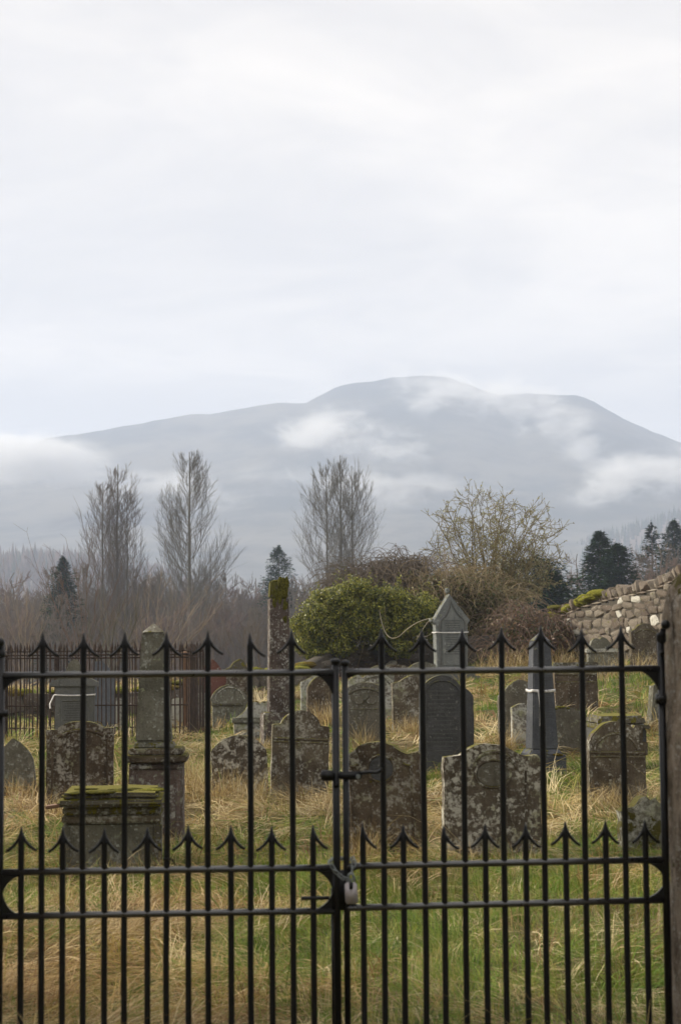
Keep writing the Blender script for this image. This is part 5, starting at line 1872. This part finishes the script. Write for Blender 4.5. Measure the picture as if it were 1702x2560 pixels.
# bramble thicket
def thicket(name, label, lobes_px, d, ncane, nleaf, cols, caneM, seed, leafsize=0.07, canelen=1.3, r=0.009):
    rng = random.Random(seed)
    cx_ = sum(l[0] for l in lobes_px) / len(lobes_px)
    b = P(cx_, 1680, d)
    root = empty(name, (b.x, d, gz(b.x, d)), label, 'thicket')
    L = []
    for (px_, py_, hw, hh_) in lobes_px:
        q = P(px_, py_, d)
        L.append((q.x - root.location.x, rng.uniform(-.3, .5), q.z - root.location.z, hw * d / FPX, 0.9, hh_ * d / FPX))
    S = Segs()
    for i in range(ncane):
        p, nn = lobes_points(L, 1, rng, 0.75)
        p = Vector(p[0]); d_ = rnd_dir(rng); d_.z = abs(d_.z) * 0.6
        l = canelen * rng.uniform(0.4, 1.2)
        e = p + d_ * l; e.z -= l * rng.uniform(0.1, 0.5)
        S.path(bez(p, p + d_ * l * .5 + UP * l * .35, e, 5), r * rng.uniform(.7, 1.3), r * 0.5)
    link('canes', S.mesh('canes', 3), caneM, root)
    pts, nr = lobes_points(L, nleaf, rng, 0.7)
    link('foliage', leaves_mesh('foliage', pts, leafsize, cols, rng, 0.25, nr), M_LEAF, root)
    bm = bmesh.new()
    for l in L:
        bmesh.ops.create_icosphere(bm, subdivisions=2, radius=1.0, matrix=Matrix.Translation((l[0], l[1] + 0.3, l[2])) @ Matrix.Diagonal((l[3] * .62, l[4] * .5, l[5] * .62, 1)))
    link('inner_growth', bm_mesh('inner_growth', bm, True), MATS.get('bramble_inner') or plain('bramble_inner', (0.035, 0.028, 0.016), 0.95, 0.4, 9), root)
    return root


thicket('bramble_thicket', 'tangled olive brown bramble thicket behind the gothic monument',
        [(1040, 1520, 50, 45), (1060, 1500, 70, 45), (1110, 1470, 75, 40), (1180, 1480, 80, 55), (1180, 1560, 90, 80), (1090, 1560, 70, 70), (1250, 1560, 80, 80), (1230, 1500, 60, 45), (1180, 1640, 80, 40), (1040, 1450, 60, 28)], 47.5,
        1500, 12000, [(0.13, 0.125, 0.04), (0.085, 0.10, 0.03), (0.19, 0.165, 0.07), (0.055, 0.07, 0.022), (0.24, 0.20, 0.09)], M_CANE, 201)
thicket('bracken_patch', 'rusty brown dead bracken and bramble in front of the far end of the rubble wall',
        [(1300, 1570, 60, 60), (1350, 1590, 60, 60), (1390, 1600, 45, 55), (1330, 1640, 90, 40), (1260, 1640, 60, 35), (1410, 1570, 30, 28)], 43.0,
        900, 7500, [(0.16, 0.085, 0.045), (0.13, 0.10, 0.05), (0.21, 0.14, 0.075), (0.075, 0.08, 0.032), (0.06, 0.07, 0.028)], M_BARKR, 202, 0.065, 0.9)
thicket('twig_tangle', 'low tangle of dark bare purple brown twigs above the ivy bush',
        [(900, 1462, 80, 30), (960, 1440, 80, 32), (1030, 1425, 70, 28), (990, 1470, 80, 35), (870, 1480, 50, 22)], 48.0,
        1200, 500, [(0.10, 0.07, 0.05), (0.08, 0.06, 0.045)], M_BARKB, 203, 0.05, 1.3, 0.009)

# hazel bush breaking into bud
rng = random.Random(303)
D_ = 51.0
b = P(1225, 1650, D_)
root = empty('budding_bush', (b.x, D_, gz(b.x, D_)), 'wide spreading bush breaking into pale green bud above the brambles', 'bush')
S = Segs(); B = []
tips = [(1075, 1340), (1040, 1430), (1095, 1290), (1120, 1260), (1160, 1245), (1190, 1235), (1225, 1250), (1255, 1236), (1290, 1245), (1320, 1270), (1355, 1265), (1385, 1285), (1415, 1318), (1408, 1370), (1375, 1400), (1345, 1330), (1200, 1300), (1260, 1310), (1130, 1340), (1300, 1350), (1080, 1400), (1060, 1470), (1160, 1390), (1240, 1370), (1330, 1410), (1390, 1440), (1110, 1440), (1200, 1440), (1280, 1430)]
for (tx, ty) in tips:
    for rep in range(2):
        e = P(tx + rng.uniform(-12, 12), ty + rng.uniform(-8, 14), D_ + rng.uniform(-1.3, 1.3)) - root.location
        p0 = Vector((rng.uniform(-.5, .5), rng.uniform(-.4, .4), 0.2))
        mid = p0.lerp(e, 0.5) + UP * rng.uniform(0.0, 1.0) + Vector((rng.uniform(-.5, .5) - e.x * 0.15, rng.uniform(-.3, .3), 0))
        br = bez(p0, mid, e, 10)
        br = [p + Vector((rng.uniform(-.04, .04), rng.uniform(-.04, .04), rng.uniform(-.04, .04))) for p in br]
        S.path(br, 0.032 if rep == 0 else 0.02, 0.007)
        for j in range(22):
            g = 0.25 + 0.73 * rng.random()
            k = min(9, int(g * 10)); c0 = br[k].lerp(br[k + 1], g * 10 - k)
            tg = (br[k + 1] - br[k]).normalized()
            d2 = (tg * 0.5 + rnd_dir(rng) * 1.0 + UP * 0.12).normalized(); l2 = rng.uniform(0.25, 0.8) * (1.15 - 0.4 * g)
            s2 = bez(c0, c0 + d2 * l2 * .5, c0 + d2 * l2 + UP * l2 * .12, 3)
            S.path(s2, 0.009, 0.0055)
            for q in range(4):
                d3 = (d2 * 0.6 + rnd_dir(rng) * 0.8 + UP * .2).normalized(); l3 = rng.uniform(0.1, 0.32)
                c1_ = s2[1].lerp(s2[3], rng.random())
                S.add(c1_, c1_ + d3 * l3, 0.0065, 0.0045)
                for z_ in range(2):
                    B.append(tuple(c1_ + d3 * (l3 * rng.uniform(.3, 1.0))))
            B.append(tuple(s2[3]))
link('branches', S.mesh('branches', 3), M_TWIGY, root)
link('buds', leaves_mesh('buds', B, 0.05, [(0.36, 0.35, 0.17), (0.28, 0.29, 0.12), (0.42, 0.38, 0.24)], rng, 0.3), M_LEAF, root)

# reddish saplings and whips in front of the woodland, left
def sapling(name, label, px_, d, tips, mat, seed, r=0.009, group='saplings'):
    rng = random.Random(seed)
    q = P(px_, 1660, d); zb = gz(q.x, d)
    root = empty(name, (q.x, d, zb), label, 'sapling', group)
    S = Segs()
    T_ = Segs()
    T_.add((0, 0, -0.1), (0, 0, 0.35), r * 2.2, r * 1.6)
    link('trunk', T_.mesh('trunk', 6), mat, root)
    for (tx, ty) in tips:
        e = P(tx, ty, d + rng.uniform(-.8, .8)) - root.location
        br = bez(Vector((0, 0, 0.3)), Vector((e.x * 0.35, e.y * .4, e.z * 0.55)) , e, 8)
        br = [p + Vector((rng.uniform(-.03, .03), 0, rng.uniform(-.03, .03))) for p in br]
        S.path(br, r, r * 0.35)
        for j in range(9):
            g = 0.3 + 0.65 * rng.random(); k = min(7, int(g * 8)); c0 = br[k].lerp(br[k + 1], g * 8 - k)
            tg = (br[k + 1] - br[k]).normalized()
            d2 = (tg + rnd_dir(rng) * 0.6 + UP * 0.2).normalized(); l2 = rng.uniform(0.2, 0.9)
            s2 = bez(c0, c0 + d2 * l2 * .5, c0 + d2 * l2 + UP * .1, 3)
            S.path(s2, r * 0.45, r * 0.28)
            for q_ in range(2):
                c1_ = s2[rng.randrange(1, 4)]
                S.add(c1_, c1_ + (d2 + rnd_dir(rng) * .7).normalized() * rng.uniform(.1, .35), r * .3, r * .22)
    link('crown', S.mesh('crown', 3), mat, root)
    return root


sapling('red_sapling', 'reddish bare sapling with tall whippy shoots above the railings at far left', 215, 36, [(222, 1345), (190, 1400), (250, 1440), (150, 1430), (120, 1470), (280, 1480), (90, 1420), (180, 1480), (310, 1510)], M_BARKR, 1)
sapling('pale_sapling', 'pale bare sapling branching widely behind the railings', 385, 37, [(402, 1420), (440, 1500), (480, 1480), (330, 1500), (520, 1470), (300, 1560), (360, 1470), (540, 1530), (560, 1510)], M_BARKP, 2)
sapling('pale_sapling', 'thin pale sapling at the far left edge behind the railings', 60, 38, [(40, 1440), (10, 1480), (90, 1500), (120, 1540), (-20, 1530), (70, 1470)], M_BARKP, 3)
sapling('dark_sapling', 'crooked dark sapling with a mossy stem behind the pedimented monument', 262, 34, [(300, 1500), (270, 1540), (330, 1550), (350, 1540), (220, 1560)], M_BARKG, 4, 0.018)
for k, px_ in enumerate((30, 110, 175, 330, 440, 520, 600, 650)):
    sapling('hedge_sapling', 'low bare brown scrub along the back wall at left', px_, 46 + k % 3 * 2, [(px_ + random.Random(k * 9 + j).uniform(-60, 60), 1590 + random.Random(k * 5 + j).uniform(-50, 40)) for j in range(5)], M_BARKB, 20 + k, 0.007, 'scrub along the back wall')
sapling('bare_sprig', 'thin upright bare shoot behind the point of the gothic monument', 1118, 46, [(1115, 1380), (1122, 1430), (1108, 1440)], M_BARKP, 9, 0.010)

# ------------------------------------------------------------------ grass
def vnoise(x, y, sc, seed):
    rs = np.random.RandomState(seed)
    g = rs.rand(256, 256)
    u = x * sc + 1000.3; w = y * sc + 1000.7
    iu = np.floor(u).astype(int); iw = np.floor(w).astype(int)
    fu = u - iu; fw = w - iw
    fu = fu * fu * (3 - 2 * fu); fw = fw * fw * (3 - 2 * fw)
    a = g[iu % 256, iw % 256]; b = g[(iu + 1) % 256, iw % 256]; c = g[iu % 256, (iw + 1) % 256]; d = g[(iu + 1) % 256, (iw + 1) % 256]
    return (a * (1 - fu) + b * fu) * (1 - fw) + (c * (1 - fu) + d * fu) * fw


def fbm(x, y, sc, seed):
    return 0.55 * vnoise(x, y, sc, seed) + 0.3 * vnoise(x, y, sc * 2.1, seed + 1) + 0.15 * vnoise(x, y, sc * 4.3, seed + 2)


rs = np.random.RandomState(5)
DRY = np.array([(0.44, 0.34, 0.16), (0.58, 0.47, 0.26), (0.34, 0.235, 0.10), (0.22, 0.135, 0.055), (0.68, 0.57, 0.35), (0.40, 0.31, 0.11)])
GRN = np.array([(0.12, 0.205, 0.022), (0.165, 0.255, 0.03), (0.235, 0.28, 0.045), (0.08, 0.145, 0.018), (0.30, 0.29, 0.065)])


def green_map(x, y):
    """where the turf is short and green; elsewhere long straw"""
    n = fbm(x, y, 0.42, 31)
    g = sstep(n, 0.44, 0.54)
    # worn green path running in from the gate and greener lawn on the right bank
    path_ = np.exp(-((x - 0.35 - 0.01 * (y - 8)) / 0.55) ** 2) * sstep(y, 13.5, 11.0)
    bank = sstep(x, 1.5, 3.2) * sstep(y, 15, 19) * 0.35
    spots = 0
    for sx_, sy_, rx_, ry_ in ((-1.85, 10.4, 0.35, 0.8), (-0.55, 12.6, 0.4, 1.0), (-0.45, 9.6, 0.4, 1.2), (0.9, 12.4, 0.6, 0.9), (-1.2, 12.3, 0.3, 0.7), (-1.0, 8.6, 0.25, 0.5), (1.9, 17.5, 0.4, 1.5), (2.2, 14.5, 0.3, 1.2), (-2.6, 15.5, 0.25, 1.2)):
        spots = spots + np.exp(-(((x - sx_) / rx_) ** 2 + ((y - sy_) / ry_) ** 2))
    return np.clip(g * 0.7 + path_ * 0.8 + bank + spots * 0.75, 0, 1)


def blades(n, y0, y1, hw, width, seg, mode, per=11):
    """n blades in clumps of about `per`: a clump shares its lean, colour and length"""
    nc = n // per
    cy = np.sqrt(rs.uniform(y0 ** 2, y1 ** 2, nc))
    cx = rs.uniform(-1, 1, nc) * (0.225 * cy + hw)
    g = green_map(cx, cy)
    if mode == 'dry':
        keep = rs.rand(nc) > g * 0.93
    else:
        keep = rs.rand(nc) < 0.12 + 0.9 * g
    cx, cy, g = cx[keep], cy[keep], g[keep]
    tus = fbm(cx, cy, 1.7, 51)
    k2 = rs.rand(len(cx)) < 0.4 + 1.2 * np.clip(tus - 0.3, 0, 1)
    cx, cy, g, tus = cx[k2], cy[k2], g[k2], tus[k2]
    nc = len(cx)
    flow = fbm(cx, cy, 0.7, 71) * 6.283 * 2.2
    tone = fbm(cx, cy, 0.8, 91)
    if mode == 'dry':
        caz = flow + rs.normal(0, 0.7, nc)
        clift = np.clip(rs.normal(0.30, 0.30, nc), 0.0, 1.1)
        cl = rs.uniform(0.18, 0.46, nc) * (0.65 + 0.8 * tus)
        ccol = DRY[rs.randint(0, len(DRY), nc)]
        mg = (rs.rand(nc) < 0.05 + 0.35 * g)[:, None]
        ccol = np.where(mg, GRN[rs.randint(0, len(GRN), nc)], ccol)
        ccol = ccol * (0.45 + 1.05 * tone)[:, None]
        rust = sstep(fbm(cx, cy, 0.5, 131), 0.52, 0.66)[:, None]
        ccol = ccol * (1 - 0.2 * rust * np.array([[0.45, 0.9, 1.2]]))
    else:
        caz = flow * 0.5 + rs.normal(0, 1.2, nc)
        clift = np.clip(rs.normal(0.95, 0.25, nc), 0.3, 1.5)
        cl = rs.uniform(0.08, 0.18, nc)
        ccol = GRN[rs.randint(0, len(GRN), nc)]
        md = (rs.rand(nc) < 0.14)[:, None]
        ccol = np.where(md, DRY[rs.randint(0, len(DRY), nc)], ccol)
        ccol = ccol * (0.5 + 0.95 * fbm(cx, cy, 1.2, 93))[:, None]
    i = np.repeat(np.arange(nc), per)
    n = len(i)
    sp = np.where(mode == 'dry', 0.035, 0.03) * (1 + cy[i] * 0.03)
    x = cx[i] + rs.normal(0, 1, n) * sp; y = cy[i] + rs.normal(0, 1, n) * sp
    z = ground_z(x, y)
    az = caz[i] + rs.normal(0, 0.42, n)
    lift = np.clip(clift[i] + rs.normal(0, 0.16, n), 0.0, 1.5)
    L = cl[i] * rs.uniform(0.6, 1.25, n)
    bend = rs.uniform(0.2, 1.2, n)
    col = ccol[i] * rs.uniform(0.78, 1.22, (n, 1))
    base = np.stack([x, y, z - 0.01], 1)
    if mode == 'dry':
        base[:, 2] += rs.uniform(0, 0.07, n) * tus[i] * 1.6
    return blade_mesh(base, az, lift, bend, L, width * rs.uniform(0.6, 1.3, n) * (0.8 + 0.02 * (y - 7)), col, seg)


def blade_mesh(base, az, lift, bend, L, w, col, seg):
    n = len(base)
    hd = np.stack([np.cos(az), np.sin(az), np.zeros(n)], 1)
    sd = np.stack([-np.sin(az), np.cos(az), np.zeros(n)], 1)
    # turn blades a little so that they show some face
    tw = rs.uniform(-0.9, 0.9, n)[:, None]
    wv = sd * np.cos(tw) + np.array([[0, 0, 1.0]]) * np.sin(tw)
    cen = [base]
    ang = lift.copy()
    p = base.copy()
    for k in range(seg):
        st = (L / seg)[:, None]
        p = p + (hd * np.cos(ang)[:, None] + np.array([[0, 0, 1.0]]) * np.sin(ang)[:, None]) * st
        cen.append(p.copy())
        ang = ang - bend / seg * 1.6
    rows = []
    for k in range(seg + 1):
        ww = (w * (1 - 0.85 * k / seg))[:, None]
        rows.append(cen[k] - wv * ww * 0.5); rows.append(cen[k] + wv * ww * 0.5)
    v = np.stack(rows, 1)
    v[..., 2] = np.maximum(v[..., 2], (base[:, 2] + 0.004)[:, None])
    m_ = 2 * (seg + 1)
    b0 = (np.arange(n) * m_)[:, None]
    f = np.concatenate([b0 + np.array([[2 * k, 2 * k + 1, 2 * k + 3, 2 * k + 2]]) for k in range(seg)], 1).reshape(-1, 4)
    return v.reshape(-1, 3), f, np.repeat(col, m_, 0)


def join(parts):
    V, Fc, C, o = [], [], [], 0
    for v, f, c in parts:
        V.append(v); Fc.append(f + o); C.append(c); o += len(v)
    return np.concatenate(V), np.concatenate(Fc), np.concatenate(C)


def tussock(px_, py_, d, n, rad, h, seg=4, cols=DRY):
    q = P(px_, py_, d)
    a = rs.uniform(0, 6.283, n); r_ = rad * np.sqrt(rs.rand(n))
    x = q.x + np.cos(a) * r_; y = d + np.sin(a) * r_ * 0.7
    z = ground_z(x, y)
    L = h * rs.uniform(0.5, 1.15, n)
    col = cols[rs.randint(0, len(cols), n)] * rs.uniform(0.7, 1.3, (n, 1))
    return blade_mesh(np.stack([x, y, z], 1), rs.uniform(0, 6.283, n), rs.normal(1.15, 0.25, n), rs.uniform(0.1, 0.7, n), L, np.full(n, 0.0048 * d / 14), col, seg)


V_, F_, C_ = join([blades(150000, 6.0, 13.5, 0.8, 0.0060, 4, 'dry'), blades(130000, 13.5, 24, 0.8, 0.0085, 3, 'dry'), blades(90000, 24, 50, 0.8, 0.016, 2, 'dry')])
tag(link('dry_grass', mesh_np('dry_grass', V_, F_, C_), M_GRASS), 'long matted straw coloured grass over the graveyard', 'grass', kind='stuff')
V_, F_, C_ = join([blades(210000, 6.0, 13.5, 0.8, 0.0055, 2, 'green'), blades(170000, 13.5, 24, 0.8, 0.0080, 2, 'green'), blades(120000, 24, 50, 0.8, 0.016, 1, 'green')])
tag(link('green_grass', mesh_np('green_grass', V_, F_, C_), M_GRASS), 'short green grass in patches between the graves', 'grass', kind='stuff')
TU = [(905, 2120, 13.5, 160, .10, .34), (925, 2135, 13.6, 80, .08, .42), (560, 2005, 17.6, 220, .22, .45), (620, 2005, 17.6, 220, .22, .42), (480, 1990, 18.5, 200, .2, .5), (520, 2010, 18, 160, .2, .4),
      (745, 2000, 18.0, 140, .25, .22), (900, 1885, 23.6, 160, .14, .5), (920, 1885, 23.6, 120, .1, .4), (1020, 1840, 26.6, 220, .28, .4), (1050, 1845, 26.6, 200, .25, .35), (810, 1810, 29, 160, .2, .5), (835, 1820, 29, 140, .2, .4),
      (1265, 1870, 22.6, 120, .1, .45), (1490, 2010, 16.7, 180, .2, .3), (1560, 2015, 16.7, 180, .2, .3), (1530, 1705, 35.5, 160, .4, .6), (1630, 1700, 35, 160, .4, .6), (1270, 1660, 42, 260, .8, .7), (1350, 1670, 42, 260, .8, .7), (1180, 1690, 41, 160, .5, .4), (1430, 1650, 42, 200, .6, .6),
      (1140, 2150, 13.2, 120, .2, .16), (1300, 2155, 13.2, 140, .2, .18), (230, 2020, 16.8, 160, .4, .26), (150, 2020, 16.8, 160, .3, .28), (390, 2110, 14.6, 120, .3, .2), (300, 2185, 12.7, 160, .4, .22), (380, 2190, 12.8, 120, .2, .3),
      (60, 1995, 18, 140, .3, .3), (690, 1885, 23.5, 100, .2, .25), (440, 1990, 19, 200, .25, .45)]
V_, F_, C_ = join([tussock(*a) for a in TU])
tag(link('straw_tussocks', mesh_np('straw_tussocks', V_, F_, C_), M_GRASS), 'upright tufts of straw at the feet of the gravestones', 'grass', kind='stuff')

# ------------------------------------------------------------------ unseen evergreens added round the viewer to keep the gate dark
YL = [(0, 0, 3.2, 2.0, 2.0, 2.0), (0.9, 0.4, 4.6, 1.8, 1.8, 1.9), (-0.9, -0.3, 4.4, 1.8, 1.8, 1.8), (0.1, 0.2, 6.2, 1.6, 1.6, 1.8), (0.4, -0.8, 2.0, 1.7, 1.6, 1.5), (-0.7, 0.7, 1.9, 1.7, 1.6, 1.4)]
rng = random.Random(909)
pts, nr = lobes_points(YL, 11000, rng, 0.8)
YF = leaves_mesh('foliage', pts, 0.34, [(0.022, 0.032, 0.014), (0.03, 0.042, 0.018), (0.016, 0.024, 0.012)], rng, 0.1)
S = Segs(); S.path([(0, 0, -0.2), (0.05, 0, 1.2), (0, 0.05, 3.5), (0.05, 0, 6.5)], 0.28, 0.06)
YT = S.mesh('trunk', 8)
for k, (x, y, sc_) in enumerate(((-15.5, 10, 0.8), (-14, 4.5, 0.85), (-11, -1, 0.95), (-6.5, -5, 1.0), (-1.5, -7, 1.05), (3.5, -7, 1.05), (8.5, -4.5, 1.0), (12, 1, 0.95), (14.5, 7, 0.9))):
    lab = 'dark yew added out of view in a row round the viewer to darken the gate ironwork'
    r_ = empty('added_yew', (x, y, 0), lab, 'tree', 'added yews out of view', k * 1.3)
    r_.scale = (sc_, sc_, sc_)
    link('trunk', YT, M_BARKB, r_); link('crown', YF, M_NEEDLE, r_)

# one slim unseen yew, added to keep the low sun off the ironwork
SL = [(0, 0, 4.2, 1.0, 1.25, 1.3), (0.1, 0.35, 5.3, 1.0, 1.25, 1.5), (-0.1, -0.3, 5.2, 1.0, 1.2, 1.4), (0, 0.1, 6.5, 0.9, 1.1, 1.2), (0, 0, 2.6, 0.9, 1.0, 1.2)]
pts, nr = lobes_points(SL, 7000, rng, 0.85)
r_ = empty('added_yew', (-6.6, 8.7, 0), 'slim upright yew added out of view left of the gate to block the sun', 'tree', 'added yews out of view')
link('trunk', YT, M_BARKB, r_); link('crown', leaves_mesh('foliage', pts, 0.30, [(0.022, 0.032, 0.014), (0.03, 0.042, 0.018)], rng, 0.1), M_NEEDLE, r_)
